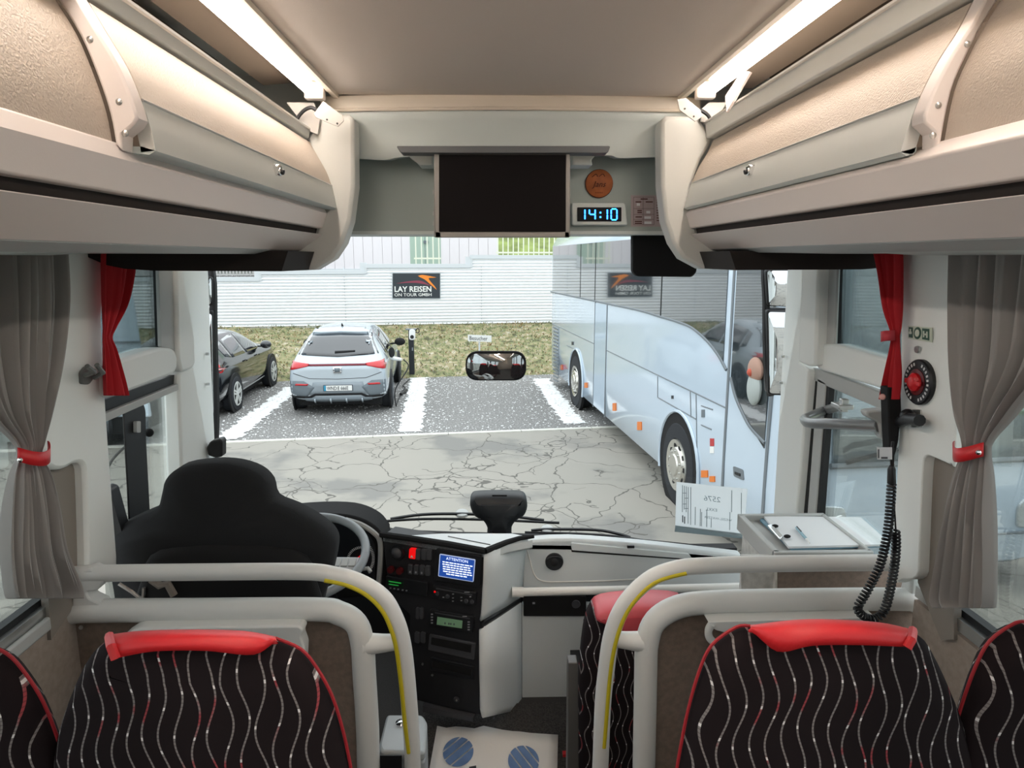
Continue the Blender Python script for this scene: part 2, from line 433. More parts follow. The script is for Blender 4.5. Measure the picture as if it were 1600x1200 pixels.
# ceiling panel with slight edge beads
ce = struct('ceiling', MB().box((-.515, -5, 3.355), (.63, 2.41, 3.40)), ceil_m)
struct('roof', MB().box((-1.3, -5, 3.52), (1.3, 3.0, 3.60)), plas, ce)
for x in (-.515, .615):
    struct('edge_bead', MB().box((x, -5, 3.342), (x+.016, 2.41, 3.356)), cream, ce)
struct('side_liner', MB().slab([(-.52, -5, 3.40), (-.74, -5, 3.38), (-.74, -5, 3.42), (-.52, -5, 3.44)], (0, 7.4, 0)), liner_m, ce)
struct('side_liner', MB().slab([(.63, -5, 3.40), (.86, -5, 3.38), (.86, -5, 3.42), (.63, -5, 3.44)], (0, 7.4, 0)), liner_m, ce)
# walls
SILL, HEAD = 1.90, 2.86
wl = struct('wall_left', MB().box((-1.26, -5, .5), (-1.2, 1.86, SILL-.03)), wall_tx)
struct('upper_panel', MB().box((-1.27, -5, HEAD), (-1.2, 3.0, 3.55)), cavity, wl)
wr = struct('wall_right', MB().box((1.2, -5, .5), (1.26, 1.80, SILL-.03)), wall_tx)
struct('upper_panel', MB().box((1.2, -5, HEAD), (1.27, 3.0, 3.55)), cavity, wr)
struct('lower_panel', MB().box((-1.26, 1.86, .5), (-1.2, 3.1, 1.42)), pillar_m, wl)
struct('lower_panel', MB().box((1.2, 1.80, .5), (1.26, 3.1, 1.46)), pillar_m, wr)
wb_ = struct('wall_back', MB().box((-1.26, -5.06, .5), (1.26, -5, 3.55)), wall_tx)
# window sill trims and passenger windows
for s, w, n in ((-1, wl, 1), (1, wr, 2)):
    a = s*1.2
    struct('sill_cap', MB().box((min(a, a-s*.015), -5, SILL-.05), (max(a, a-s*.015), 1.74 if s < 0 else 1.5, SILL-.012)), plas_dk, w, bev=.006)
    wn = struct('window_%d' % n, MB().box((min(s*1.225, s*1.235), -5, SILL-.02), (max(s*1.225, s*1.235), 1.84, HEAD)), glass_sd)
    struct('window_frame', MB().box((min(a, a+s*.05), -5, SILL-.02), (max(a, a+s*.05), 1.8, SILL+.012)), steel, wn)
    struct('window_seal', MB().box((min(s*1.215, s*1.24), -5, SILL+.012), (max(s*1.215, s*1.24), 1.8, SILL+.03)), rubber, wn)
    for y in (-3.4, -1.9, -.4):
        struct('window_post', MB().box((min(a, a+s*.04), y-.06, SILL), (max(a, a+s*.04), y+.06, HEAD)), rubber, wn)

# B pillars (trim) with the lower recess
tl = struct('trim_1', MB().poly(XP(-1.16), cr([(66, 385), (158, 385), (160, 500), (167, 640), (177, 780), (184, 900), (160, 905), (139, 900), (137, 860), (134, 760), (131, 727), (118, 724), (100, 733), (80, 730), (68, 700)], 3, True), .04), pillar_m, bev=.012)
struct('recess_panel', MB().poly(XP(-1.19), [(60, 690), (136, 690), (142, 910), (80, 1000)], .02), pillar_dk, tl)
tr = struct('trim_2', MB().poly(XP(1.16), cr([(1492, 385), (1408, 385), (1408, 500), (1406, 640), (1399, 780), (1390, 900), (1410, 905), (1432, 900), (1436, 860), (1441, 740), (1446, 713), (1462, 716), (1476, 722), (1486, 724), (1492, 700)], 3, True), .04), pillar_m, bev=.012)
struct('recess_panel', MB().poly(XP(1.19), [(1494, 690), (1440, 690), (1434, 910), (1470, 1000), (1490, 1000)], .02), pillar_dk, tr)

# driver's side window
w3 = struct('window_3', MB().poly(XP(-1.215), [(150, 380), (262, 380), (262, 560), (150, 590)], .006), glass_tn)
struct('window_seal', MB().poly(XP(-1.205), [(243, 385), (252, 385), (255, 545), (168, 575), (168, 566), (248, 540)], .012), rubber, w3)
w4 = struct('window_4', MB().poly(XP(-1.215), [(150, 630), (290, 590), (300, 930), (170, 960)], .006), glass_sd)
struct('window_seal', MB().poly(XP(-1.20), [(272, 596), (281, 594), (291, 790), (284, 792)], .006), rubber, w4)
struct('sliding_post', MB().poly(XP(-1.195), rnd([(193, 640), (205, 628), (222, 624), (228, 640), (229, 690), (238, 860), (205, 870), (200, 760)], 5), .006), black, w4, bev=.004)
struct('post_catch', MB().poly(XP(-1.18), rect(214, 658, 220, 676, 2), .012), plas_dk, w4)
t3 = struct('trim_3', MB().poly(XP(-1.15), rnd([(160, 570), (250, 542), (272, 543), (279, 558), (277, 583), (190, 617), (160, 624)], 12), .07), pillar_m, bev=.012)
struct('blind_box', MB().poly(XP(-1.18), [(160, 626), (277, 584), (283, 596), (160, 645)], .04), black, t3)
struct('blind_rail', MB().poly(XP(-1.165), [(160, 648), (282, 598), (284, 607), (160, 662)], .02), plas_dk, t3, bev=.003)
# left A pillar
t4 = struct('trim_4', MB().poly(XP(-1.155), rnd([(247, 380), (276, 380), (284, 575), (270, 545), (252, 542)], 2), .012), plas_dk, bev=.006)
struct('pillar_cover', MB().poly(XP(-1.14), rnd([(275, 380), (299, 380), (306, 568), (300, 577), (285, 582), (280, 560)], 5), .08), pillar_m, t4, bev=.012)
struct('pillar_post', MB().poly(XP(-1.16), [(294, 380), (325, 380), (331, 560), (338, 720), (342, 860), (318, 900), (290, 870), (280, 600)], .06), pillar_m, t4, bev=.01)
for a, b in ((324, 553), (325, 600)):
    struct('screw', MB().disc(XP(-1.15), (a, b), .006, .012, .006, 10), steel, t4)

# right: entrance door with upper and lower glass, A pillar
d1 = struct('door_1', MB().poly(XP(1.18), rnd([(1277, 537), (1303, 537), (1405, 567), (1405, 618), (1391, 612), (1277, 577), (1272, 562)], 8), .06), pillar_m, bev=.012)
struct('upper_glass', MB().poly(XP(1.215), [(1296, 380), (1420, 380), (1420, 580), (1296, 550)], .006), glass_tn, d1)
struct('upper_seal', MB().poly(XP(1.205), [(1309, 380), (1313, 380), (1308, 540), (1400, 562), (1400, 570), (1302, 546)], .012), rubber, d1)
struct('upper_post', MB().poly(XP(1.19), [(1277, 380), (1310, 380), (1304, 540), (1276, 545)], .012), plas_dk, d1, bev=.006)
struct('lower_frame', MB().poly(XP(1.195), [(1264, 573), (1282, 578), (1400, 622), (1400, 650), (1292, 604), (1262, 590)], .03), plas_dk, d1, bev=.004)
struct('lower_seal', MB().poly(XP(1.20), [(1262, 576), (1277, 584), (1259, 830), (1243, 830)], .03), rubber, d1)
struct('lower_post', MB().poly(XP(1.195), [(1277, 590), (1290, 598), (1272, 830), (1259, 830)], .03), plas_dk, d1, bev=.004)
struct('glass_seal', MB().poly(XP(1.2), [(1290, 600), (1296, 603), (1279, 830), (1271, 830)], .02), rubber, d1)
struct('lower_glass', MB().poly(XP(1.22), [(1275, 580), (1415, 640), (1415, 880), (1260, 880)], .006), glass_sd, d1)
t5 = struct('trim_5', MB().poly(XP(1.17), [(1232, 380), (1256, 380), (1249, 566), (1263, 578), (1240, 850), (1205, 850)], .06), pillar_m, bev=.008)
struct('pillar_cover', MB().poly(XP(1.15), rnd([(1255, 380), (1279, 380), (1273, 572), (1262, 573), (1247, 566)], 5), .08), pillar_m, t5, bev=.012)
for a, b in ((1224, 557), (1221, 598)):
    struct('screw', MB().disc(XP(1.16), (a, b), .006, .012, .008, 10), steel, t5)

# windscreen
def ws(x, z): return 3.16-.30*(abs(x)/1.15)**2.4-.32*max(0, z-1.5)/1.45
rows = []
for i in range(9):
    z = 1.42+i*(2.97-1.42)/8
    rows.append([(x, ws(x, z)+.02, z) for x in [(-1.16+2.34*j/20) for j in range(21)]])
w5 = struct('window_5', MB().grid(rows), glass_ws)
# black frit band at the top and rubber seal at the bottom
zt = P(780, 369, 2.84).z
struct('frit_band', MB().grid([[(x, ws(x, z)+.012, z) for x in [(-1.16+2.34*j/20) for j in range(21)]] for z in (zt, zt+.06)]), blackm, w5)
bot = cr([(300, 824), (560, 808), (606, 830), (700, 836), (780, 838), (900, 842), (1000, 848), (1080, 856), (1125, 862), (1160, 872)], 5)
def onws(px, py, off=0):
    y = 3.0
    for _ in range(8):
        q = P(px, py, y); y = ws(q.x, q.z)+off
    return P(px, py, y)
struct('bottom_seal', MB().tube([onws(*b, -.03) for b in bot], .018, 8), rubber, w5)

# front wall: header
wf = struct('wall_front', MB().poly(YP(2.58), [(520, 225), (1065, 225), (1065, 361), (520, 361)], .03), recess_m)
struct('header_shell', MB().box((-1.2, 2.86, 2.98), (1.2, 2.95, 3.6)), plas, wf)
struct('header_ledge', MB().slab([P(520, 361, 2.58), P(1065, 361, 2.58), P(1065, 361, 2.58)+V((0, 0, -.012)), P(520, 361, 2.58)+V((0, 0, -.012))], (0, .27, 0)), plas_gr, wf)
struct('header_strip', MB().poly(YP(2.40), [(500, 149), (640, 147), (780, 146), (920, 147), (1095, 152), (1095, 173), (780, 169), (500, 173)], .05), cream, wf, bev=.004)
struct('header_bead', MB().tube([P(x, y, 2.40) for x, y in ((515, 172), (780, 169), (1085, 173))], .006, 8), cream, wf)
rows = []
for i, (dy, Yd) in enumerate([(0, 2.41), (.25, 2.435), (.6, 2.45), (1, 2.47)]):
    rows.append([P(x, 172+dy*(bt-172), Yd) for x, bt in cr([(520, 243), (560, 245), (600, 247), (622, 243), (660, 240), (780, 240), (920, 240), (955, 240), (968, 244), (1000, 243), (1080, 241)], 3)])
rows.append([v+V((0, .12, .015)) for v in rows[-1]])
fm = part('header_fascia', MB().grid(rows), plas_gr, wf)
fm.modifiers.new('solid', 'SOLIDIFY').thickness = .008

# front lower wall
struct('front_lower', MB().box((-1.2, 3.18, .4), (1.2, 3.24, 1.42)), blackm, wf)

# ================================================================== luggage racks
def rack(side):
    L = side < 0
    word = 'left' if L else 'right'
    r = thing('luggage_rack', 'overhead luggage rack with beige locker flap above the %s' % ('driver seat, left' if L else 'entrance door, right'), 'luggage rack', (side*.8, 0, 2.83))
    Y0, Y1 = -4.6, 2.35
    F = lambda a, b: P(a, b, 2.35); Q = lambda a, b: P(a, b, 1.10)
    if L:
        rt, rb, B, lip, und, s0, s1, fb = [F(*q) for q in ((486,203),(483,217),(514,290),(525,327),(511,332),(504,357),(504,366),(469,392))]
        outer = [Q(*q) for q in ((133,0),(164,52),(196,105),(217,154),(231,200),(238,234))]
        inner = [Q(*q) for q in ((101,0),(140,63),(168,130),(185,182),(194,229))]
        sc = [Q(156, 70), Q(200, 165), Q(209, 213)]; latchpx = (432, 267)
        cap = [(497,181),(545,178),(553,186),(554,290),(547,345),(536,380),(520,404),(490,422),(430,424),(452,398),(492,366),(498,335),(510,326),(501,290),(490,250),(478,216)]
    else:
        rt, rb, B, lip, und, s0, s1, fb = [F(*q) for q in ((1115,192),(1103,217),(1068,290),(1057,325),(1071,331),(1078,357),(1078,366),(1110,390))]
        outer = [Q(*q) for q in ((1525,0),(1502,45),(1470,95),(1442,150),(1425,196),(1413,236))]
        inner = [Q(*q) for q in ((1547,0),(1519,45),(1495,91),(1470,150),(1453,238))]
        sc = [Q(1494, 77), Q(1450, 170), Q(1442, 216)]; latchpx = (1174, 267)
        cap = [(1090,182),(1042,180),(1033,188),(1034,290),(1040,345),(1052,380),(1068,404),(1098,420),(1160,423),(1134,398),(1091,366),(1085,335),(1072,326),(1081,290),(1095,250),(1116,216)]
    rt = V((rb.x-side*.006, rt.y, rt.z))
    xz = lambda p, y: V((p.x, y, p.z))
    ex = lambda pts, y0, y1: MB().slab([xz(p, y0) for p in pts], (0, y1-y0, 0))
    def curved(pts, t, y0, y1):
        n = len(pts); c = cr([(p.x, p.z) for p in pts], 4)
        back = []
        for i, (x, z) in enumerate(c):
            a, b = c[max(0, i-1)], c[min(len(c)-1, i+1)]; dx, dz = b[0]-a[0], b[1]-a[1]; l_ = math.hypot(dx, dz)
            nx, nz = dz/l_, -dx/l_
            if nx*side < 0: nx, nz = -nx, -nz
            back.append((x+nx*t, z+nz*t))
        poly = c+back[::-1]
        return MB().slab([(x, y0, z) for x, z in poly], (0, y1-y0, 0))
    f = part('flap_panel', curved(outer[:4], .02, 1.11, Y1), leather, r, ang=50)
    part('flap_lip', curved(outer[3:], .022, 1.11, Y1), alu, r, ang=50, label='grey metal grip edge of the flap')
    part('lip_bead', MB().tube([xz(outer[3], 1.11), xz(outer[3], Y1)], .0025, 6), steel, r)
    l5 = outer[-1]
    part('lip_curl', MB().slab([xz(l5, 1.11), xz(l5, 1.11)+V((side*.01, 0, -.006)), xz(und, 1.11)+V((side*.02, 0, .012)), xz(und, 1.11)+V((side*.02, 0, .02)), xz(l5, 1.11)+V((side*.02, 0, .006))], (0, Y1-1.11, 0)), plas_gr, r)
    # end strip: curved plate closing the flap, with screws
    ci = cr([(p.x, p.z) for p in inner], 4); co = cr([(p.x, p.z) for p in outer], 4)
    ext = .14
    def up(c): return (c[0][0]-(c[1][0]-c[0][0])*3.2, c[0][1]+(c[0][1]-c[1][1])*3.2)
    st = [up(co)]+co[:-5]+[(co[-1][0]+side*.012, co[-5][1]), (co[-1][0]+side*.03, co[-4][1]-.004), (co[-1][0]+side*.033, co[-1][1]-.006)]+ci[::-1]+[up(ci)]
    e = part('end_strip', MB().slab([(x, 1.075, z) for x, z in st], (0, .035, 0)), rack_m, r, bev=.004)
    for q in sc: part('screw', MB().lathe(xz(q, 1.076), (0, -1, 0), [(.005, 0), (.0048, .002), (.002, .004)], 10), steel, e)
    # older panel behind the strip
    inn2 = [V((up(ci)[0], 0, up(ci)[1]))]+inner
    part('near_panel', curved([p+V((side*.004, 0, 0)) for p in inn2], .02, Y0, 1.075), leather, r, ang=50)
    part('top_rail', ex([rt, rb, rb+V((side*.05, 0, 0)), rt+V((side*.055, 0, 0))], Y0, Y1), alu, r, bev=.005)
    part('rail_bead', MB().tube([xz(rt, Y0), xz(rt, Y1)], .005, 6), steel, r)
    # lower body, slot, lower panel, underside
    led = Q(192, 229) if L else Q(1458, 228)
    top = V((led.x, 0, led.z+.004))
    part('lower_body', ex([top, und+V((0, 0, -.004)), s0, s0+V((side*.10, 0, 0)), top+V((side*.12, 0, 0))], Y0, Y1), rack_m, r, bev=.004)
    part('slot', ex([s0+V((side*.02, 0, 0.002)), s1+V((side*.02, 0, -.002)), s1+V((side*.05, 0, 0)), s0+V((side*.05, 0, 0))], Y0, Y1-.01), slot_m, r)
    part('lower_panel', ex([s1, fb, fb+V((side*.02, 0, .02)), s1+V((side*.05, 0, 0))], Y0, Y1), rack_m, r, bev=.003)
    wx = side*1.17
    part('underside', ex([fb, V((fb.x+side*.05, 0, fb.z-.012)), V((side*1.0, 0, 2.842)), V((wx, 0, 2.842)), V((wx, 0, 2.87)), V((fb.x+side*.02, 0, fb.z+.02))], Y0, Y1), plas_dk, r, bev=.003)
    part('reading_panel', MB().slab([V((side*.83, -1.2, 2.848)), V((side*1.05, -1.2, 2.836)), V((side*1.05, -1.2, 2.85))], (0, 2.9, 0)), plas_gr, r)
    # dark rounded belly at the front
    bl = [(133, 392), (138, 402), (165, 414), (195, 420), (240, 423), (440, 424), (450, 392)] if L else [(1445, 392), (1440, 402), (1412, 413), (1385, 418), (1345, 421), (1150, 422), (1140, 392)]
    part('belly_panel', MB().poly(YP(2.05), bl, .36), slot_m, r, ang=60, label='dark rounded underside panel')
    # latch
    lx = (outer[3]+outer[4])*.5; dd = ray(*latchpx); k = EYE+dd*((lx.x+side*-.004)/dd.x)
    la = part('latch', MB().box((k.x-.012, k.y-.011, k.z-.012), (k.x+.012, k.y+.011, k.z+.014)), chrome, r, bev=.004)
    part('latch_key', MB().lathe(k+V((-side*.012, 0, -.002)), (-side, 0, -.3), [(.007, 0), (.006, .006), (.003, .007)], 10), black, la)
    # front cap
    cp = part('end_cap', MB().poly(YP(2.35), cap, .10), plas, r, bev=.012)
    h = [(505,158),(535,180),(537,189),(528,198),(494,184),(490,178)] if L else [(1058,155),(1072,153),(1095,172),(1097,183),(1086,190),(1062,172)]
    hb = part('hinge_bracket', MB().poly(YP(2.24), h, .004), M('bracket_grey', '#bdb9b4', .5), r, bev=.001, label='white folded metal bracket')
    for q in (((511, 187), (527, 193)) if L else ((1070, 170), (1084, 182))):
        part('bracket_hole', MB().disc(YP(2.24), q, .003, .002, .002, 8), black, hb)
    g = [(448,160),(490,160),(500,185),(496,210),(486,206),(470,190)] if L else [(1108,160),(1135,160),(1122,185),(1112,192),(1096,190),(1094,172)]
    part('gable_plate', MB().poly(YP(2.33), g, .01), MATS['bracket_grey'], r)
    cab = [(462,190),(468,180),(476,172),(486,168),(494,172)] if L else [(1112,190),(1106,180),(1098,174),(1092,172)]
    part('cable', MB().tube([P(x, y, 2.30) for x, y in cr(cab, 4)], .006, 6), black, r)
    if L:
        part('sticker', MB().slab([P(362, 376, 1.94), P(382, 360, 1.94), P(392, 361, 1.94), P(372, 377, 1.94)], (-.002, .004, 0)), M('sticker_clear', '#dcd6d0', .3), r)
    else:
        part('strut', MB().slab([P(1133, 150, 2.05), P(1160, 110, 2.05), P(1172, 112, 2.05), P(1135, 175, 2.05)], (0.01, .01, 0)), rack_m, r)
    # inner back wall of the rack
    part('rack_back', MB().slab([(side*1.02, Y0, 2.95), (side*1.0, Y0, 3.30), (side*.86, Y0, 3.44), (side*.9, Y0, 3.46), (side*1.1, Y0, 3.3), (side*1.1, Y0, 2.95)], (0, Y1-Y0, 0)), cavity, r)
    return r
rack(-1); rack(1)

# LED tubes
def led(side):
    L = side < 0
    e = P(487, 143, 2.30) if L else P(1104, 143, 2.30)
    c = P(338, 0, 1.52) if L else P(1288, 0, 1.52)
    x, z = (e.x+c.x)/2, (e.z+c.z)/2
    t = thing('ceiling_light', 'long glowing white light tube along the %s edge of the ceiling' % ('left' if L else 'right'), 'light', (x, 0, z-.03), 'light tubes beside the ceiling')
    part('diffuser', MB().tube([(x, -4.5, z), (x, 2.27, z), (x, 2.30, z)], [.020, .020, .014], 12), led_m, t)
    part('housing', MB().slab([(x-.045, -4.5, z+.045), (x-.035, -4.5, z+.012), (x-.028, -4.5, z+.012), (x-.03, -4.5, z+.036), (x+.03, -4.5, z+.036), (x+.028, -4.5, z+.012), (x+.035, -4.5, z+.012), (x+.045, -4.5, z+.045)], (0, 6.86, 0)), cream, t)
    part('end_clip', MB().box((x-.03, 2.30, z-.02), (x+.03, 2.34, z+.03)), rack_m, t, bev=.005)
led(-1); led(1)

# ================================================================== header equipment
mo = thing('monitor', 'large dark flip-down screen in a grey frame hanging from the header', 'monitor', P(783, 370, 2.36))
part('screen', MB().poly(YP(2.352), rect(686, 242, 884, 362), .004), screen_k, mo)
part('frame', MB().poly(YP(2.36), rect(678, 236, 891, 371, 3), .035).poly(YP(2.354), [(678, 238), (687, 238), (689, 371), (680, 371)], .01).poly(YP(2.354), [(884, 238), (891, 238), (890, 371), (882, 371)], .01).poly(YP(2.354), rect(680, 362, 890, 371), .01), M('monitor_frame', '#8f8c88', .4, metal=.3), mo, bev=.002)
part('hinge_bar', MB().poly(YP(2.33), rnd([(619, 228), (954, 228), (950, 239), (626, 239)], 3), .07), M('hinge_dark', '#5d6062', .5), mo, bev=.006)
for pts in ([(636, 241), (676, 241), (676, 258), (655, 258), (648, 250)], [(893, 241), (932, 241), (924, 250), (926, 258), (893, 258)]):
    part('mount_bracket', MB().poly(YP(2.42), pts, .10), plas_gr, mo, bev=.004)
for y in (297, 330, 346):
    part('side_button', MB().poly(YP(2.37), rect(676, y, 679, y+6), .01), plas_dk, mo)

ck = thing('clock', 'digital clock with glowing blue digits reading 14:10 below the header', 'clock', P(937, 352, 2.55))
part('case', MB().poly(YP(2.555), rnd([(893, 317), (977, 317), (981, 352), (894, 352)], 4), .03), plas_gr, ck, bev=.004)
part('display', MB().poly(YP(2.553), rect(902, 324, 971, 346, 1), .004), blackm, ck)
def seg7(d, x, y, w, h, sk=1):
    segs = {'1': 'bc', '4': 'fgbc', '0': 'abcdef'}[d]; t = 1.9; mb = MB(); m = y+h/2
    R = {'a': (x+1, y-t/2, x+w-1, y+t/2), 'd': (x+1, y+h-t/2, x+w-1, y+h+t/2), 'g': (x+1, m-t/2, x+w-1, m+t/2),
         'f': (x-t/2, y+1, x+t/2, m-.6), 'e': (x-t/2, m+.6, x+t/2, y+h-1), 'b': (x+w-t/2, y+1, x+w+t/2, m-.6), 'c': (x+w-t/2, m+.6, x+w+t/2, y+h-1)}
    for s in segs: mb.poly(YP(2.552), rect(*R[s]), .003)
    return mb
for d, x in (('1', 905), ('4', 921), ('1', 940), ('0', 955)):
    part('digit', seg7(d, x, 326.5, 9, 17), digit_m, ck)
for y in (331, 338): part('colon_dot', MB().poly(YP(2.552), rect(937, y, 939.4, y+2.4), .003), digit_m, ck)

dk = thing('plaque', 'round orange wooden name plaque stuck above the clock', 'plaque', P(936, 308, 2.55))
part('disc', MB().disc(YP(2.58), (936, 287), .050, .008, .008, 32), wood, dk)
part('burnt_rim', MB().tube([on(YP(2.575), 936, 287)+V((.0485*math.cos(a), 0, .0485*math.sin(a))) for a in [2*PI*i/32 for i in range(33)]], .0022, 6), wood_ink, dk)
o, ux, uz = frame(YP(2.57), (936, 292))
part('lettering', text_mb('Jans', o, ux, uz, .020, align='CENTER', shear=.35), wood_ink, dk)
o, ux, uz = frame(YP(2.57), (936, 302)); part('lettering', text_mb('DANKE', o, ux, uz, .004, align='CENTER', sx=1.5), wood_ink, dk)
mb = MB()
for q in (((925, 277), (931, 272), (934, 276)), ((936, 276), (942, 272), (945, 276))): mb.tube([P(x, y, 2.571) for x, y in cr(q, 4)], .0012, 5)
part('ornament', mb, wood_ink, dk)

nt_ = thing('notice', 'pinkish printed notice with a table beside the clock', 'notice', P(1015, 354, 2.57))
part('sheet', MB().poly(YP(2.577), rect(986, 305, 1066, 354), .002), plan_m, nt_)
mb = MB()
for x in (990, 1005, 1022): mb.poly(YP(2.576), rect(x-.3, 308, x+.3, 351), .001)
for y in (308, 326, 335, 343, 351): mb.poly(YP(2.576), rect(990, y-.3, 1022, y+.3), .001)
part('table_rules', mb, M('faint_ink', '#6d6164', .8), nt_)
mb = MB()
for (x0, x1, y) in ((1001, 1012, 311), (993, 1002, 315.5), (1009, 1020, 315.5), (996, 1003, 329), (996, 1003, 332), (993, 1003, 339), (992, 1003, 346), (992, 1003, 349)): mb.poly(YP(2.576), rect(x0, y-.8, x1, y+.8), .001)
for i in range(9): mb.poly(YP(2.576), rect(1026, 312+i*4, 1036+random.random()*8, 313.2+i*4), .001)
part('lettering', mb, wood_ink, nt_, kind='stuff')
for x, y, w in ((995, 317.5, 5), (1010, 329.5, 6), (1007, 338, 10), (1007, 346, 11)): part('table_box', MB().poly(YP(2.5755), rect(x, y, x+w, y+4), .001), paper, nt_)

single('reversing_screen', 'small black screen hanging at the top of the windscreen, right of the clock', 'screen',
       MB().poly(YP(2.70), rnd([(989, 365), (1089, 365), (1089, 425), (1082, 433), (996, 432), (989, 425)], 4), .05), blackm, bev=.006)

# ================================================================== window side details
hk = thing('coat_hook', 'grey double coat hook on the left pillar', 'hook', PX(140, 600, -1.15))
part('hook_plate', MB().poly(XP(-1.15), rnd([(128, 582), (136, 572), (152, 577), (147, 592), (140, 601), (129, 600)], 3), .012), M('hook_grey', '#6f706e', .5), hk, bev=.003)
for a, b in (((134, 586), (136, 572)), ((148, 590), (151, 570))):
    p, q = PX(*a, -1.14), PX(*b, -1.10)
    part('prong', MB().tube([p, (p+q)/2+V((.02, 0, -.004)), q], .007, 8), MATS['hook_grey'], hk)

def curtain(root, levels, X, nf, amp, mat, name='cloth', cols=60, sub=6, seed=1):
    lv = cr([(l[0], l[1], l[2], l[3] if len(l) > 3 else 1) for l in levels], sub)
    rows = []; rs = random.Random(seed); ph = [rs.uniform(0, 6.28) for _ in range(4)]; s = -1 if X < 0 else 1
    for i, (a, b, y, k) in enumerate(lv):
        row = []
        for j in range(cols+1):
            u = j/cols
            w = math.sin(2*PI*nf*u+ph[0]+.5*math.sin(2*PI*u+ph[1]))*.7+.35*math.sin(2*PI*nf*1.7*u+ph[2]+i*.05)+.25*math.sin(2*PI*nf*.45*u+ph[3])
            p = PX(a+(b-a)*u, y, X); p.x += -s*amp*k*w; row.append(p)
        rows.append(row)
    o = part(name, MB().grid(rows), mat, root, ang=80, fix=False)
    m = o.modifiers.new('solid', 'SOLIDIFY'); m.thickness = .003; m.offset = 0
    return o
c = thing('curtain', 'grey curtain tied with a red strap at the left window, beside the driver side pillar', 'curtain', PX(60, 950, -1.1))
curtain(c, [(-60, 92, 392), (-60, 96, 470), (-50, 88, 560), (-20, 72, 640), (24, 64, 690, .6), (30, 62, 713, .4), (22, 76, 745, .7), (16, 88, 800), (14, 100, 860), (18, 122, 915), (22, 124, 935)], -1.12, 10, .022, grey_c, seed=3, cols=90)
def strap(root, pts, X, w, mat, name='tie_strap'):
    s = -1 if X < 0 else 1
    mb = MB().grid([[PX(x, y-w, X)+V((-s*(.028*math.sin(PI*i/(len(pts)-1))+.012), 0, 0)) for i, (x, y) in enumerate(pts)], [PX(x, y+w, X)+V((-s*(.028*math.sin(PI*i/(len(pts)-1))+.012), 0, 0)) for i, (x, y) in enumerate(pts)]])
    o = part(name, mb, mat, root, label='red leather strap' if 'grey' in root['label'] else None, ang=80, fix=False); o.modifiers.new('s', 'SOLIDIFY').thickness = .003
    return o
t_ = strap(c, cr([(19, 710), (28, 716), (42, 717), (56, 710), (66, 700)], 4), -1.115, 11, red_l)
part('stud', MB().lathe(PX(31, 719, -1.07), (1, -.6, 0), [(.006, 0), (.005, .003), (.002, .004)], 10), chrome, t_)
c = thing('curtain', 'grey curtain tied with a red strap at the right window, beside the red emergency knob', 'curtain', PX(1500, 955, 1.1))
curtain(c, [(1484, 1680, 392), (1482, 1670, 470), (1484, 1650, 560), (1496, 1590, 640), (1506, 1552, 685, .6), (1504, 1546, 707, .4), (1492, 1548, 745, .7), (1480, 1549, 800), (1466, 1550, 870), (1456, 1549, 930), (1462, 1546, 950)], 1.12, 9, .022, grey_c, seed=9, cols=90)
t_ = strap(c, cr([(1500, 700), (1512, 708), (1524, 711), (1536, 708), (1545, 702)], 4), 1.115, 11, red_l)
part('stud', MB().lathe(PX(1529, 707, 1.07), (-1, -.6, 0), [(.006, 0), (.005, .003), (.002, .004)], 10), chrome, t_)
c = thing('curtain', 'short red curtain at the driver window, behind the coat hook pillar', 'curtain', PX(175, 620, -1.12))
curtain(c, [(157, 207, 392), (157, 204, 430), (158, 194, 475), (160, 178, 512, .6), (160, 173, 528, .4), (161, 179, 548, .7), (162, 190, 590), (163, 197, 618)], -1.12, 4, .014, red_c, cols=40, seed=4)
c = thing('curtain', 'short red curtain at the entrance door window', 'curtain', PX(1395, 625, 1.12))
curtain(c, [(1364, 1406, 392), (1374, 1406, 430), (1384, 1405, 480), (1393, 1405, 512, .6), (1395, 1404, 525, .4), (1393, 1404, 545, .5), (1388, 1404, 585), (1381, 1403, 612), (1379, 1402, 624)], 1.12, 4, .014, red_c, cols=40, seed=5)
st = strap(c, [(1394, 524), (1398, 526), (1402, 525), (1405, 524)], 1.115, 8, M('tie_red', '#c8404c', .6))
part('button', MB().lathe(PX(1379, 620, 1.09), (-1, -.8, 0), [(.009, 0), (.008, .004), (.003, .006)], 12), M('pale_button', '#e0a8a0', .5), c)

# right pillar: sign, screw, emergency valve
PR = XP(1.16)
sg = thing('emergency_sign', 'small pale green pictogram sticker on the right pillar above the red knob', 'sign', PX(1441, 533, 1.16))
part('plate', MB().poly(PR, [(1422, 509), (1459, 512), (1459, 535), (1422, 529)], .002, .006), grn_sig, sg)
for pts in ([(1424, 511), (1430, 511.5), (1430, 528), (1424, 527)], [(1445, 513), (1456, 514), (1456, 532), (1445, 530)]):
    part('pictogram', MB().poly(PR, pts, .001, .0075), grn_ink, sg)
part('pictogram', MB().disc(PR, (1437.5, 520.5), .0165, .001, .0078, 20), grn_ink, sg)
part('arrow_ring', MB().disc(PR, (1437.5, 520.5), .010, .001, .0086, 16), grn_sig, sg)
mb = MB()
for x0, y0, x1, y1 in ((1426, 514, 1428, 518), (1425, 518, 1429, 522), (1447, 517, 1449, 527), (1452, 518, 1454, 528), (1448, 521, 1453, 524)): mb.poly(PR, rect(x0, y0, x1, y1), .001, .0088)
part('figure', mb, grn_sig, sg)
single('pillar_screw', 'small round screw cap below the green sticker', 'screw', MB().disc(PR, (1437, 546), .010, .006, .010, 14), steel)
ev = thing('emergency_valve', 'round black dial with red turning knob on the right pillar', 'emergency knob', PX(1440, 620, 1.16))
part('dial', MB().disc(PR, (1440, 597), .062, .014, .014, 32), black, ev)
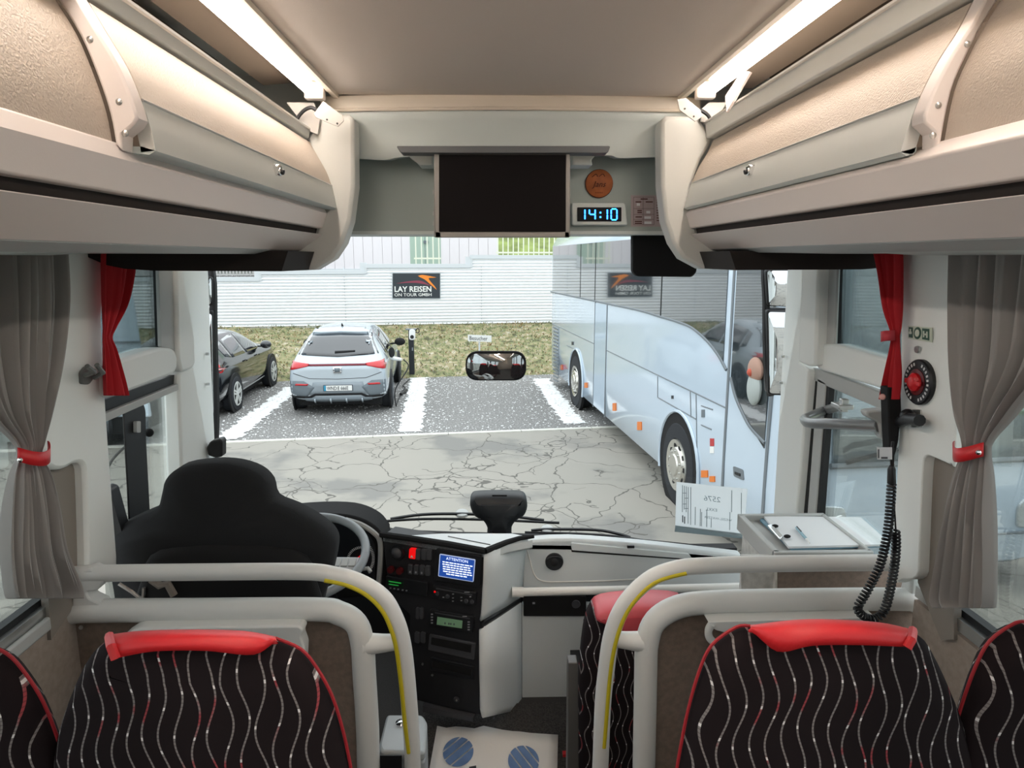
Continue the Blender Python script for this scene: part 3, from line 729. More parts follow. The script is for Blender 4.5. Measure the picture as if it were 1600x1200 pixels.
part('knob_well', MB().disc(PR, (1440, 597), .036, .004, .017, 28), red_d, ev)
kc = on(PR, 1440, 597)
part('knob', MB().lathe(kc+V((-.012, 0, 0)), (-1, 0, 0), [(.026, 0), (.025, .012), (.016, .02), (.008, .022)], 18).slab([kc+V((-.02, -.034, -.007)), kc+V((-.02, .034, -.007)), kc+V((-.02, .034, .007)), kc+V((-.02, -.034, .007))], (-.008, 0, 0)), M('red_knob', '#c81a22', .35), ev, bev=.003, label='red turning knob')
mb = MB()
for i in range(26):
    a = 2*PI*i/26
    if i in (6, 7, 19, 20): continue
    p = kc+V((-.0145, .049*math.cos(a), .049*math.sin(a))); r_ = V((0, math.cos(a), math.sin(a)))*.004; t_ = V((0, -math.sin(a), math.cos(a)))*.0028
    mb.slab([p-r_-t_, p+r_-t_, p+r_+t_, p-r_+t_], (-.0008, 0, 0))
part('dial_lettering', mb, tick_m, ev)

# grab bar at the door
gb = thing('grab_bar', 'bent grey grab bar at the entrance door', 'handrail', PX(1330, 670, 1.15))
pa = [PX(1318, 634, 1.17), P(1290, 641, 2.42), P(1262, 653, 2.30), P(1258, 656, 2.26), P(1266, 661, 2.18), P(1300, 662, 2.08), P(1372, 666, 1.93)]
part('bar', MB().tube([tuple(p) for p in cr([tuple(p) for p in pa], 5)], .017, 12), M('bar_grey', '#8b8d8e', .3, metal=.4), gb)
e = pa[0]
part('wall_clamp', MB().box((e.x-.03, e.y-.03, e.z-.008), (e.x+.02, e.y+.03, e.z+.008)).box((e.x-.012, e.y-.012, e.z-.02), (e.x+.012, e.y+.012, e.z+.024)), steel, gb, bev=.003)
part('arm_bracket', MB().poly(YP(1.92), rnd([(1354, 643), (1384, 640), (1398, 648), (1398, 690), (1386, 692), (1376, 682), (1373, 660), (1356, 652)], 5), .04), plas_dk, gb, bev=.006)
# microphone holder and microphone
mh = thing('microphone', 'black hand microphone in its holder with coiled cable hanging beside the door', 'microphone', P(1396, 960, 1.70))
part('mic_body', MB().poly(YP(1.86), rnd([(1387, 606), (1408, 606), (1409, 650), (1404, 690), (1399, 712), (1391, 712), (1389, 670)], 3), .04), blackm, mh, bev=.005)
part('clamp', MB().tube([tuple(P(1402, 660, 1.88)), tuple(P(1420, 654, 1.80)), tuple(P(1437, 657, 1.74))], .016, 10).ball(P(1418, 650, 1.82), .02), black, mh)
part('wall_plate', MB().poly(XP(1.155), rect(1424, 640, 1438, 668, 2), .006), steel, mh)
# coiled cable: helix around a guide path
def helix(path, R, r, turns, n=9):
    path = [V(p) for p in path]; L = [0]
    for a, b in zip(path, path[1:]): L.append(L[-1]+(b-a).length)
    pts = []; N = turns*n
    for k in range(N+1):
        d = L[-1]*k/N; i = max(j for j in range(len(L)) if L[j] <= d+1e-9); i = min(i, len(path)-2)
        p = path[i].lerp(path[i+1], (d-L[i])/max(1e-9, L[i+1]-L[i])); t = (path[i+1]-path[i]).normalized()
        a = V((0, 1, 0)); a = (a-t*a.dot(t)).normalized(); b = t.cross(a); w = 2*PI*k/n
        pts.append(p+a*(R*math.cos(w))+b*(R*math.sin(w)))
    return MB().tube(pts, r, 5)
cpath = cr([(1393, 755), (1391, 790), (1387, 830), (1376, 880), (1362, 910), (1348, 935), (1340, 950), (1348, 962), (1362, 967), (1376, 962), (1385, 945), (1392, 915), (1398, 880), (1400, 850), (1399, 830)], 4)
part('coiled_cable', helix([P(x, y, 1.72) for x, y in cpath], .0095, .0036, 70), black, mh)
part('straight_cable', MB().tube([P(x, y, 1.73) for x, y in cr([(1395, 690), (1393, 715), (1394, 740), (1393, 762)], 4)], .004, 6).tube([P(x, y, 1.735) for x, y in cr([(1396, 700), (1396, 760), (1399, 820), (1400, 834)], 4)], .0022, 6), black, mh)
part('cable_sleeve', MB().tube([P(1393, 728, 1.72), P(1393, 733, 1.72), P(1393, 755, 1.72)], [.006, .01, .011], 10), black, mh)
tg = part('cable_tag', MB().poly(YP(1.715), [(1370, 699), (1394, 699), (1394, 718), (1371, 718)], .001), paper, mh, label='white paper tag on the cable')
part('tag_print', MB().poly(YP(1.714), rect(1377, 714, 1387, 717), .0005).poly(YP(1.714), rect(1372, 702, 1374, 716), .0005), ink, tg)

# ================================================================== desk box, clipboard
TZ = P(1213, 862, 2.02).z
x0, y0_, y1_ = .888, 2.02, 2.34
db = thing('desk_box', 'grey speckled desk box with a raised tray rim beside the entrance', 'desk', (1.03, 2.18, FF))
part('cabinet', MB().box((x0+.01, y0_+.015, FF), (1.19, y1_, TZ-.05)), desk_m, db, bev=.004)
part('tray', MB().box((x0-.008, y0_-.008, TZ-.06), (1.195, y1_+.01, TZ-.022)), plas_dk, db, bev=.004)
part('tray_rim', MB().box((x0-.008, y0_-.008, TZ-.03), (1.195, y0_+.012, TZ)).box((x0-.008, y1_-.01, TZ-.03), (1.195, y1_+.01, TZ)).box((x0-.008, y0_, TZ-.03), (x0+.012, y1_, TZ)).box((1.18, y0_, TZ-.03), (1.195, y1_, TZ)), plas_dk, db, bev=.003)
part('rear_panel', MB().poly(YP(2.028), [(1216, 868), (1420, 868), (1420, 1040), (1216, 1040)], .01), panel_br, db)
part('side_board', MB().slab([P(1158, 868, 2.05), P(1213, 868, 2.05), P(1213, 1000, 2.05), P(1158, 1000, 2.05)], (0, .01, 0)), desk_m, db)
cz = TZ-.018
cb = thing('clipboard', 'blue clipboard with white papers lying on the grey desk tray', 'clipboard', (1.03, 2.15, cz))
cpx = lambda pts, z, t, mb=None: (mb or MB()).slab([PZ(a, b, z) for a, b in pts], (0, 0, -t))
part('board', cpx([(1187, 812), (1196, 806), (1352, 810), (1398, 852), (1236, 858)], cz+.006, .005), M('clipboard_blue', '#6f95a8', .5), cb)
part('paper_stack', cpx([(1193, 806), (1345, 808), (1392, 850), (1232, 854)], cz+.014, .007), paper, cb)
cl = part('clip', cpx([(1199, 820), (1206, 818), (1224, 838), (1218, 841)], cz+.024, .008), chrome, cb, bev=.002)
for q in ((1211, 822), (1230, 838)): part('clip_lever', MB().ball(PZ(*q, cz+.022), (.012, .008, .006), 10, 6), blackm, cl)
pn = thing('pen', 'pale blue ballpoint pen lying on the white papers', 'pen', PZ(1254, 834, cz+.014))
a, b = PZ(1244, 824, cz+.021), PZ(1264, 847, cz+.021)
part('barrel', MB().tube([a, a.lerp(b, .1), a.lerp(b, .8), b], [.003, .0048, .0048, .002], 10), M('pen_blue', '#7fa9b8', .3), pn)
part('pen_tip', MB().tube([a.lerp(b, .82), b+(b-a)*.06], [.005, .0018], 10), white, pn)
part('pen_clip', MB().tube([a.lerp(b, .05)+V((0, 0, .006)), a.lerp(b, .4)+V((0, 0, .006))], .0018, 6), ink, pn)

# ================================================================== barriers (partition rails)
def barrier(side):
    L = side < 0
    Y = 1.86
    b = thing('barrier', 'grey tubular barrier with brown panel and yellow strip behind the %s' % ('driver seat' if L else 'courier seat'), 'barrier', P(380 if L else 1200, 1250, Y))
    if L:
        outer = cr([(112, 899), (150, 896), (300, 894), (470, 893), (520, 898), (560, 909), (597, 932), (617, 965), (628, 1000), (635, 1050), (643, 1150), (645, 1200), (648, 1290)], 5)
        inner = cr([(115, 956), (150, 954), (300, 953), (490, 952), (530, 958), (556, 974), (566, 1005), (569, 1050), (574, 1130), (576, 1200), (580, 1290)], 5)
        br = [(570, 1006), (598, 1005), (628, 1002)]
        ys = cr([(510, 901), (545, 909), (575, 924), (598, 947), (612, 975), (621, 1008), (628, 1060), (634, 1120), (640, 1168)], 5)
        pan = [(98, 965), (480, 960), (530, 965), (552, 985), (562, 1040), (572, 1300), (90, 1300)]
        blk = rnd([(112, 900), (140, 888), (165, 905), (150, 925), (135, 925), (138, 935), (160, 945), (150, 972), (112, 973)], 6)
    else:
        outer = cr([(1446, 881), (1400, 879), (1200, 881), (1100, 884), (1060, 888), (1020, 902), (986, 931), (966, 962), (954, 1000), (947, 1050), (942, 1100), (938, 1200), (934, 1290)], 5)
        inner = cr([(1448, 940), (1400, 936), (1200, 938), (1110, 941), (1060, 948), (1024, 970), (1011, 1005), (1009, 1050), (1008, 1100), (1006, 1200), (1004, 1290)], 5)
        br = [(1010, 1003), (984, 1001), (956, 998)]
        ys = cr([(1069, 890), (1030, 900), (1005, 916), (982, 943), (967, 974), (957, 1010), (951, 1050), (946, 1110), (942, 1160)], 5)
        pan = [(1466, 955), (1100, 948), (1050, 958), (1026, 980), (1016, 1020), (1012, 1100), (1010, 1300), (1480, 1300)]
        blk = rnd([(1425, 870), (1452, 878), (1453, 955), (1430, 960), (1408, 950), (1422, 930), (1424, 905), (1410, 885)], 6)
    up = V((0, 1, 0))
    part('outer_rail', MB().tube([P(x, y, Y) for x, y in outer], .0245, 14, up=up), tube_m, b)
    part('inner_rail', MB().tube([P(x, y, Y) for x, y in inner], .034, 14, up=up, flat=1.0), tube_m, b)
    q = [P(x, y, Y) for x, y in cr(br, 6)]; n = len(q)
    part('bridge', MB().tube(q, [.036-.014*(i/(n-1))**.6 for i in range(n)], 14, up=up), tube_m, b)
    part('wall_block', MB().poly(YP(Y-.02), blk, .05), tube_m, b, bev=.012)
    part('yellow_strip', MB().tube([P(x, y, Y)+V((0, -.023, 0)) for x, y in ys], .0062, 8), yellow, b, label='yellow grip strip')
    part('panel', MB().poly(YP(Y+.005), pan, .02), panel_br, b)
    # folding table / handle behind the seat top
    if L:
        part('folding_table', MB().poly(YP(Y-.07), rnd([(205, 986), (217, 982), (468, 978), (474, 985), (470, 995), (476, 1012), (474, 1060), (190, 1060), (190, 996)], 4), .05), tube_m, b, bev=.01)
    else:
        part('folding_table', MB().poly(YP(Y-.07), rnd([(1106, 972), (1370, 965), (1372, 1040), (1150, 1040), (1148, 992), (1118, 985)], 4), .05), tube_m, b, bev=.01)
        part('handle', MB().tube([P(x, y, Y-.07) for x, y in cr([(1112, 975), (1107, 985), (1109, 997), (1120, 1006), (1140, 1010)], 4)], .011, 10), tube_m, b)
    part('panel_screw', MB().disc(YP(Y-.016), (127, 980) if L else (1435, 962), .006, .004, .004, 10), steel, b)
barrier(-1); barrier(1)

# ================================================================== passenger seats
YS = 1.0
def seat(mir, dx, label):
    if mir < 0:
        ol = [(91, 1290), (93, 1200), (104, 1130), (128, 1062), (152, 1015), (172, 998), (200, 990), (300, 986), (380, 988), (430, 997), (470, 1014), (496, 1045), (520, 1090), (538, 1150), (550, 1210), (552, 1290)]
        ctop = [(171, 993), (220, 987), (300, 985), (380, 987), (431, 996)]; cbot = [(180, 1029), (240, 1018), (320, 1017), (397, 1023), (429, 1000)]
        cap = [(170, 992), (176, 1028), (240, 1018), (320, 1017), (397, 1023), (412, 1010), (430, 996), (380, 986), (300, 984), (220, 986)]
        pip = [(430, 997), (470, 1014), (496, 1045), (520, 1090), (538, 1150), (550, 1210)]; ctr = (320, 1200); edge = [(171, 994), (174, 1010), (181, 1029)]
    else:
        ol = [(1514, 1290), (1512, 1200), (1496, 1130), (1470, 1062), (1445, 1010), (1425, 985), (1380, 975), (1280, 969), (1200, 973), (1150, 980), (1112, 1008), (1092, 1050), (1075, 1110), (1063, 1170), (1056, 1210), (1054, 1290)]
        ctop = [(1426, 985), (1375, 974), (1300, 969), (1240, 970), (1172, 978)]; cbot = [(1417, 1011), (1340, 1008), (1270, 1009), (1214, 1018), (1176, 982)]
        cap = [(1427, 984), (1419, 1011), (1340, 1008), (1270, 1009), (1214, 1018), (1200, 1000), (1172, 978), (1240, 970), (1300, 968), (1375, 973)]
        pip = [(1172, 978), (1150, 980), (1112, 1008), (1092, 1050), (1075, 1110), (1063, 1170), (1056, 1210)]; ctr = (1285, 1200); edge = [(1426, 985), (1424, 1000), (1417, 1012)]
    base = V((P(*ctr, YS).x+dx, YS+.25, FZ))
    D = V((dx, 0, 0)); q = lambda x, y, yy=YS: P(x, y, yy)+D
    s = thing('bus_seat', label, 'seat', base, 'black patterned seats of the first row')
    pts = [q(*p, YS+.014) for p in cr(ol, 3)]; low = [V((pts[-1].x, YS, FZ+.42)), V((pts[0].x, YS, FZ+.42))]
    part('backrest', MB().pillow([(p.x, p.z) for p in pts+low], YS-.035, .075, .010, .03), fabric, s, ang=60)
    tp, bt_ = cr(ctop, 5), cr(cbot, 5); rows = []
    for f, yy in ((.12, YS+.055), (0, YS+.024), (.03, YS-.004), (.12, YS-.024), (.28, YS-.040), (.55, YS-.052), (1, YS-.055)):
        rows.append([q(a[0]+(b[0]-a[0])*f, a[1]+(b[1]-a[1])*f-1.5*(1-f), yy) for a, b in zip(tp, bt_)])
    cv_ = part('top_cover', MB().grid(rows), red_l, s, ang=70, label='red leather top cover'); m = cv_.modifiers.new('s', 'SOLIDIFY'); m.thickness = .010; m.offset = -1
    part('cover_hem', MB().tube([q(*edge[0], YS-.002), q((edge[0][0]+edge[1][0])/2, (edge[0][1]+edge[1][1])/2, YS-.035), q(*edge[1], YS-.054), q(*edge[2], YS-.057)], .007, 8), red_l, s)
    part('piping', MB().tube([q(*p) for p in cr(pip, 4)], .0028, 6), M('piping_red', '#a01d28', .6), s)
    hx = base.x
    part('cushion', MB().box((hx-.16, YS+.06, FZ+.34), (hx+.16, YS+.48, FZ+.44)), fabric, s, bev=.03)
    part('seat_frame', MB().box((hx-.14, YS+.10, FZ+.28), (hx+.14, YS+.44, FZ+.34)), black, s, bev=.01)
    for yy in (.16, .44): part('leg', MB().box((hx-.05, YS+yy, FZ), (hx+.05, YS+yy+.05, FZ+.28)), black, s)
    if mir > 0 and dx == 0:
        for px in (1208, 1416): part('back_knob', MB().ball(q(px, 1202, YS-.02), (.02, .015, .018), 12, 8), plas_dk, s)
    return s
seat(-1, 0, 'black wavy-patterned seat with red top cover behind the driver seat')
seat(-1, -.452, 'black wavy-patterned window seat cut by the left photo edge')
seat(1, 0, 'black wavy-patterned seat with red top cover below the coiled cable')
seat(1, .452, 'black wavy-patterned window seat cut by the right photo edge')

# courier seat beyond the right barrier
cs = thing('courier_seat', 'black patterned courier seat with red top beyond the right barrier', 'seat', P(985, 1250, 2.25))
ol = [(880, 1290), (900, 1200), (905, 1060), (912, 985), (922, 950), (940, 936), (1000, 930), (1060, 934), (1080, 960), (1085, 1100), (1085, 1290)]
pts = [P(x, y, 2.20) for x, y in cr(ol, 3)]
part('backrest', MB().pillow([(p.x, p.z) for p in pts], 2.12, .16, .02, .05), fabric, cs, ang=60)
part('top_cover', MB().pillow([(p.x, p.z) for p in [P(x, y, 2.20) for x, y in cr([(926, 948), (940, 934), (1000, 928), (1062, 932), (1060, 955), (1010, 962), (985, 975), (965, 985), (950, 960)], 3, True)]], 2.09, .16, .008, .02), M('red_leather_sheen', '#c64a52', .4), cs, ang=60)  # red of the cover is paled to carry light reflected off its top
part('cushion', MB().box((.36, 2.28, FF+.35), (.62, 2.60, FF+.47)), fabric, cs, bev=.03)
part('side_shield', MB().poly(YP(2.06), rnd([(888, 1036), (903, 1036), (905, 1260), (886, 1260)], 2), .05), M('shield_grey', '#565452', .5), cs, bev=.006)
part('pedestal', MB().box((.30, 2.30, FF), (.48, 2.5, FF+.35)), black, cs)

# ================================================================== driver's seat
ds = thing('driver_seat', 'black driver seat with shaped headrest seen from behind', 'seat', (P(360, 900, 2.08).x, 2.4, FF))
ol = [(207, 1010), (200, 930), (188, 860), (186, 838), (196, 815), (230, 797), (262, 782), (270, 760), (276, 738), (296, 721), (340, 714), (380, 716), (412, 727), (430, 745), (438, 770), (470, 784), (508, 806), (527, 825), (531, 846), (522, 890), (508, 935), (500, 1010)]
pts = [P(x, y, 2.20) for x, y in cr(ol, 3)]
part('backrest', MB().pillow([(p.x, p.z) for p in pts], 2.09, .14, .03, .035), seat_blk, ds, ang=60)
part('back_shell', MB().pillow([(p.x, p.z) for p in [P(x, y, 2.06) for x, y in cr([(225, 1000), (222, 900), (250, 860), (350, 850), (460, 862), (490, 900), (486, 1000)], 3, True)]], 2.045, .05, .012, .02), blackm, ds, ang=60)
bx = P(360, 900, 2.08).x
part('cushion', MB().box((bx-.25, 2.2, FF+.38), (bx+.25, 2.5, FF+.50)), seat_blk, ds, bev=.04)
part('suspension', MB().box((bx-.2, 2.22, FF), (bx+.2, 2.55, FF+.38)), black, ds, bev=.02)
part('belt_arm', MB().poly(YP(2.10), rnd([(160, 762), (172, 766), (184, 810), (190, 830), (212, 900), (206, 940), (196, 890), (178, 835), (162, 785)], 4), .05), black, ds, bev=.006)
part('recliner', MB().tube([P(x, y, 2.03) for x, y in ((236, 905), (250, 915), (262, 912), (272, 930))], .012, 8), pillar_dk, ds)
part('belt_cable', MB().tube([P(x, y, 2.04) for x, y in cr([(186, 912), (205, 924), (222, 935), (225, 918)], 4)], .006, 6), steel, ds)
gm = thing('gooseneck_microphone', 'thin black gooseneck microphone at the driver window', 'microphone', P(166, 765, 2.10))
part('neck', MB().tube([P(x, y, yy) for x, y, yy in cr([(162, 762, 2.12), (163, 745, 2.14), (176, 718, 2.2), (198, 696, 2.27), (216, 682, 2.33), (228, 677, 2.36)], 5)], .0045, 8), black, gm)
part('foam_head', MB().ball(P(233, 676, 2.37), .015, 14, 10), blackm, gm)
part('base_clip', MB().tube([P(162, 763, 2.12), P(168, 772, 2.12)], [.009, .014], 10), black, gm)
single('sensor_unit', 'small black device with white top on the left windscreen pillar', 'device', MB().poly(YP(2.72), rnd([(322, 700), (328, 690), (344, 686), (347, 690), (347, 714), (336, 716), (325, 712)], 3), .05), black, bev=.006)

# ================================================================== steering wheel, instruments
sw = thing('steering_wheel', 'grey steering wheel with button spoke partly hidden by the driver seat', 'steering wheel', P(476, 935, 2.42))
C0 = P(476, 868, 2.42); el = math.radians(72); nrm = V((0, -math.cos(el), math.sin(el))); ax = V((1, 0, 0)); ay = nrm.cross(ax)
RW = .222
part('rim', MB().tube([C0+ax*(RW*math.cos(t))+ay*(RW*math.sin(t)) for t in [2*PI*i/56 for i in range(57)]], .0165, 12, up=nrm, caps=False), wheel_m, sw)
part('hub', MB().lathe(C0-nrm*.05, nrm, [(.05, 0), (.085, .03), (.08, .045), (.03, .055)], 24), wheel_m, sw)
for sgn in (1, -1):
    sp = part('spoke', MB().slab([C0+ax*(sgn*.06)-ay*.005, C0+ax*(sgn*.210)-ay*.01, C0+ax*(sgn*.205)-ay*.078, C0+ax*(sgn*.06)-ay*.07], -nrm*.02), M('spoke_silver', '#c6cacc', .35), sw, bev=.006)
    for k in range(3):
        part('spoke_button', MB().slab([C0+ax*(sgn*(.115+.028*k))-ay*.020, C0+ax*(sgn*(.139+.028*k))-ay*.020, C0+ax*(sgn*(.139+.028*k))-ay*.062, C0+ax*(sgn*(.115+.028*k))-ay*.062], nrm*.005), plas_dk, sp, bev=.002)
part('spoke', MB().slab([C0+ax*-.03-ay*.06, C0+ax*.03-ay*.06, C0+ax*.03-ay*.215, C0+ax*-.03-ay*.215], -nrm*.02), MATS['spoke_silver'], sw, bev=.006)
part('column', MB().tube([C0-nrm*.03, C0-nrm*.2+V((0, .08, 0)), C0-nrm*.4+V((0, .2, -.1))], [.05, .06, .07], 14), black, sw)
part('stalk', MB().tube([P(560, 890, 2.5), P(575, 888, 2.48), P(579, 894, 2.47)], .008, 8), plas_dk, sw)

ib = thing('instrument_cluster', 'black instrument binnacle with round gauges behind the steering wheel', 'instrument cluster', P(520, 960, 2.68))
IP = YP(2.66)
part('cowl', MB().poly(YP(2.64), cr([(330, 840), (380, 816), (470, 805), (530, 804), (562, 810), (585, 822), (597, 836), (601, 850), (598, 930), (330, 930)], 3, True), .16), blackm, ib, bev=.012)
part('cowl_trim', MB().tube([P(x, y, 2.635) for x, y in cr([(540, 812), (565, 820), (586, 834), (594, 848), (594, 880), (591, 915)], 5)], .011, 8), plas_dk, ib)
part('dial_face', MB().poly(YP(2.632), rnd([(400, 818), (540, 814), (570, 826), (586, 850), (584, 915), (400, 915)], 10), .004), M('gauge_black', '#1a1d22', .3), ib)
def ticks(cx, cy, r0, r1, a0, a1, n):
    mb = MB(); o = on(YP(2.627), cx, cy)
    for i in range(n):
        a = math.radians(a0+(a1-a0)*i/(n-1)); d = V((math.cos(a), 0, math.sin(a))); t = V((-math.sin(a), 0, math.cos(a)))*.0016
        mb.slab([o+d*r0-t, o+d*r1-t, o+d*r1+t, o+d*r0+t], (0, .001, 0))
    return mb
part('gauge_ticks', ticks(566, 876, .052, .062, 185, 80, 16), tick_m, ib, kind='stuff')
part('gauge_ticks', ticks(548, 872, .085, .096, 30, -35, 16), tick_m, ib, kind='stuff')
part('needle', MB().tube([P(549, 880, 2.625), P(566, 866, 2.625)], .0022, 6), red_b, ib)

# centre console: vertical face turned towards the driver
CTL, CTR = P(598, 838, 2.62), P(757, 862, 2.46)
CP = TP(CTL, CTR, CTR+V((0, 0, -1)))
co = thing('centre_console', 'black switch console with radios and a blue ATTENTION screen', 'console', V((CTR.x-.2, CTR.y+.1, FF)))
cpn = CP[1]
body = [(598, 836), (757, 862), (753, 1118), (640, 1092), (640, 960), (608, 930)]
part('face_panel', MB().poly(CP, body, .10), dash_blk, co, bev=.004)
part('top_lip', MB().tube([on(CP, *q)+cpn*.006 for q in ((596, 834), (640, 840), (700, 849), (759, 860))], .013, 8), blackm, co)
tz = CTR.z+.004
part('top_pad', MB().slab([on(CP, 598, 836), on(CP, 758, 861), PZ(790, 847, tz), PZ(826, 838, tz), PZ(800, 833, tz), PZ(690, 833, tz), PZ(640, 836, tz)], (0, 0, -.03)), dash_m, co, bev=.004)
part('top_slope', MB().slab([PZ(640, 838, tz)-V((0, 0, .02)), PZ(690, 836, tz)-V((0, 0, .02)), PZ(790, 836, tz)-V((0, 0, .02)), V((.08, 2.98, tz-.2)), V((-.45, 3.02, tz-.22))], (0, 0, -.05)), dash_blk, co)
part('top_lip', MB().tube([PZ(758, 861, tz), PZ(775, 854, tz), PZ(792, 847, tz), PZ(812, 841, tz), PZ(834, 838, tz)], [.012, .012, .011, .010, .008], 8), blackm, co)
part('dash_fillet', MB().slab([PZ(770, 857, tz)-V((0, 0, .01)), PZ(792, 848, tz)-V((0, 0, .01)), PZ(832, 840, tz)-V((0, 0, .01)), P(832, 846, 2.74), P(818, 850, 2.70)], (0, 0, -.03)), dash_m, co)
part('top_seam', MB().tube([PZ(x, y, tz+.001) for x, y in ((700, 838), (730, 844), (766, 851))], .002, 5), ink, co)
def dev(name, pts, mat, t=.01, off=.008, r=2, parent=co, bev=.0015, label=None):
    return part(name, MB().poly(CP, rnd(pts, r) if r else pts, t, off), mat, parent, bev=bev, label=label)
ctrl = M('switch_black', '#47484c', .5); ctrl2 = M('device_black', '#202124', .4); prn = M('print_grey', '#9a9ca0', .6)
v_ = part('air_vent', MB().disc(CP, (622, 862), .032, .014, .014, 28), ctrl2, co)
part('vent_ball', MB().ball(on(CP, 622, 862)+cpn*.006, .024, 16, 10), ctrl, v_)
hz = dev('hazard_switch', [(642, 855), (652, 856), (651, 872), (641, 870)], red_b, .014, .014, label='red hazard switch')
part('hazard_mark', MB().poly(CP, [(646, 865), (648.5, 869), (643.8, 868.5)], .001, .0152), white, hz)
for x in (655, 664, 672): dev('rocker_switch', [(x-4+.4, 856+x*.0), (x+4, 857.5), (x+3.4, 874), (x-4.2, 872.5)], ctrl, .012, .012)
for i, x in enumerate((643, 652, 661, 670)):
    k = dev('rocker_switch', [(x-3.6, 880+i*.8), (x+3.6, 881+i*.8), (x+3.2, 896+i*.8), (x-3.9, 895+i*.8)], ctrl, .012, .012)
    if i < 3: part('switch_symbol', MB().poly(CP, rect(x-1.2, 890+i*.8, x+1.2, 893+i*.8), .0008, .0128), prn, k)
for x, y in ((613, 888), (627, 890)):
    k = part('red_knob', MB().disc(CP, (x, y), .014, .016, .02, 18), red_d, co, label='dark red round knob')
sc_ = dev('screen_unit', [(683, 856), (753, 867), (751, 916), (680, 905)], ctrl2, .02, .012)
part('screen', MB().poly(CP, rnd([(689.5, 863), (745, 872), (742, 907), (687, 898)], 2), .003, .0145), M('screen_border', '#c6d2ea', .4, emis='#b9c9ee', estr=.3), sc_)
part('screen_field', MB().poly(CP, [(691, 864.5), (743.6, 873.2), (740.8, 905.6), (688.5, 896.8)], .002, .0155), screen_b, sc_)
o, ux, uz = frame(CP, (717, 874.5)); part('lettering', text_mb('ATTENTION', o+cpn*.0162, ux, uz, .0115, t=.0006, align='CENTER'), screen_t, sc_)
mb = MB()
for i in range(6):
    y = 878+i*3.6; a = 693+random.random()*3 if i < 5 else 700; b_ = 741-random.random()*4 if i < 5 else 732
    x = a
    while x < b_:
        w = random.uniform(3, 7); mb.poly(CP, [(x, y+(x-693)*.158-4), (min(b_, x+w), y+(min(b_, x+w)-693)*.158-4), (min(b_, x+w), y+(min(b_, x+w)-693)*.158-2.4), (x, y+(x-693)*.158-2.4)], .0006, .0162); x += w+1.2
part('text_lines', mb, screen_t, sc_, kind='stuff')
tg_ = dev('tachograph', [(606, 897), (671, 908), (670, 929), (605, 917)], ctrl2, .02, .016)
part('display', MB().poly(CP, [(609, 902), (634, 906), (633, 915), (608.5, 911)], .002, .0175), M('display_dark_green', '#0f2a16', .4), tg_)
o, ux, uz = frame(CP, (610, 909.5)); part('digits', text_mb('12:34', o+cpn*.0185, ux, V((0, 0, 1)), .008, t=.0006), lcd2, tg_) if False else part('digits', MB().poly(CP, [(611, 904.5), (630, 907.5), (630, 909), (611, 906)], .0006, .0182).poly(CP, [(611, 909), (626, 911.4), (626, 912.6), (611, 910.2)], .0006, .0182), lcd2, tg_)
mb = MB()
for x in (612, 618, 624, 631, 637): mb.poly(CP, rect(x, 915+(x-612)*.16, x+2.6, 917+(x-612)*.16), .0008, .0172)
part('button_marks', mb, prn, tg_)
r1 = dev('radio', [(679, 912), (746, 924), (744, 945), (677, 931)], ctrl2, .02, .014, label='upper black radio')
part('disc_slot', MB().poly(CP, [(684, 916), (740, 926), (740, 928), (684, 918)], .001, .015), M('slot_grey', '#4c4d50', .4), r1)
for x, y in ((686, 924.5), (702, 929), (731, 936), (740, 937)): part('knob', MB().disc(CP, (x, y), .008, .008, .02, 14), ctrl, r1)
mb = MB()
for x, y in ((694, 930), (709, 925), (709, 931), (709, 936), (722, 930), (722, 935), (736, 929)): mb.poly(CP, rect(x, y, x+2.6, y+1.4), .0008, .0152)
mb.poly(CP, rect(728, 922, 736, 923.4), .0008, .0152)
part('button_marks', mb, prn, r1)
part('red_light', MB().disc(CP, (682, 922), .004, .003, .017, 10), red_b, r1)
for x in (654, 660): dev('rocker_switch', [(x-2.8, 948), (x+2.6, 949), (x+2.4, 966), (x-3, 965)], ctrl, .012, .010)
r2 = dev('radio', [(674, 950), (742, 961), (740, 986), (672, 975)], ctrl2, .02, .014, label='lower black radio with green display')
part('display', MB().poly(CP, [(686, 961), (725, 967), (724, 979), (685, 973)], .002, .0152), lcd, r2)
part('disc_slot', MB().poly(CP, [(682, 954), (736, 963), (736, 964.6), (682, 955.6)], .001, .015), MATS['slot_grey'], r2)
mb = MB()
for i in range(4): mb.poly(CP, rect(676, 956+i*4.5, 679, 958+i*4.5), .0008, .0152).poly(CP, rect(733, 968+i*4, 736.4, 970+i*4), .0008, .0152)
mb.poly(CP, rect(725, 959.6, 732, 961), .0008, .0152)
part('button_marks', mb, prn, r2)
o, ux, uz = frame(CP, (694, 972)); mb = MB()
for x in (697, 703, 706, 711): mb.poly(CP, rect(x, 969.5+(x-697)*.1, x+2, 972.5+(x-697)*.1), .0006, .0158)
part('display_marks', mb, ink, r2)
for x in (653, 662): dev('rocker_switch', [(x-3.6, 986), (x+3.4, 987.5), (x+3.2, 1004), (x-3.8, 1002)], ctrl, .012, .010)
ty = dev('storage_tray', [(672, 990), (744, 1004), (742, 1030), (670, 1014)], ctrl, .012, .008)
part('tray_hollow', MB().poly(CP, [(676, 994), (738, 1006), (737, 1018), (675, 1005)], .002, .0095), blackm, ty)
ty = dev('storage_tray', [(674, 1026), (742, 1041), (741, 1062), (673, 1046)], ctrl2, .012, .006)
part('tray_hollow', MB().poly(CP, [(678, 1031), (738, 1044), (737, 1054), (677, 1041)], .002, .0075), blackm, ty)
for a, b in ((661, 1037), (676, 1054)): part('console_screw', MB().disc(CP, (a, b), .005, .004, .006, 10), steel, co)
pb = part('power_socket', MB().disc(CP, (714, 1092), .012, .006, .008, 14), ctrl, co)
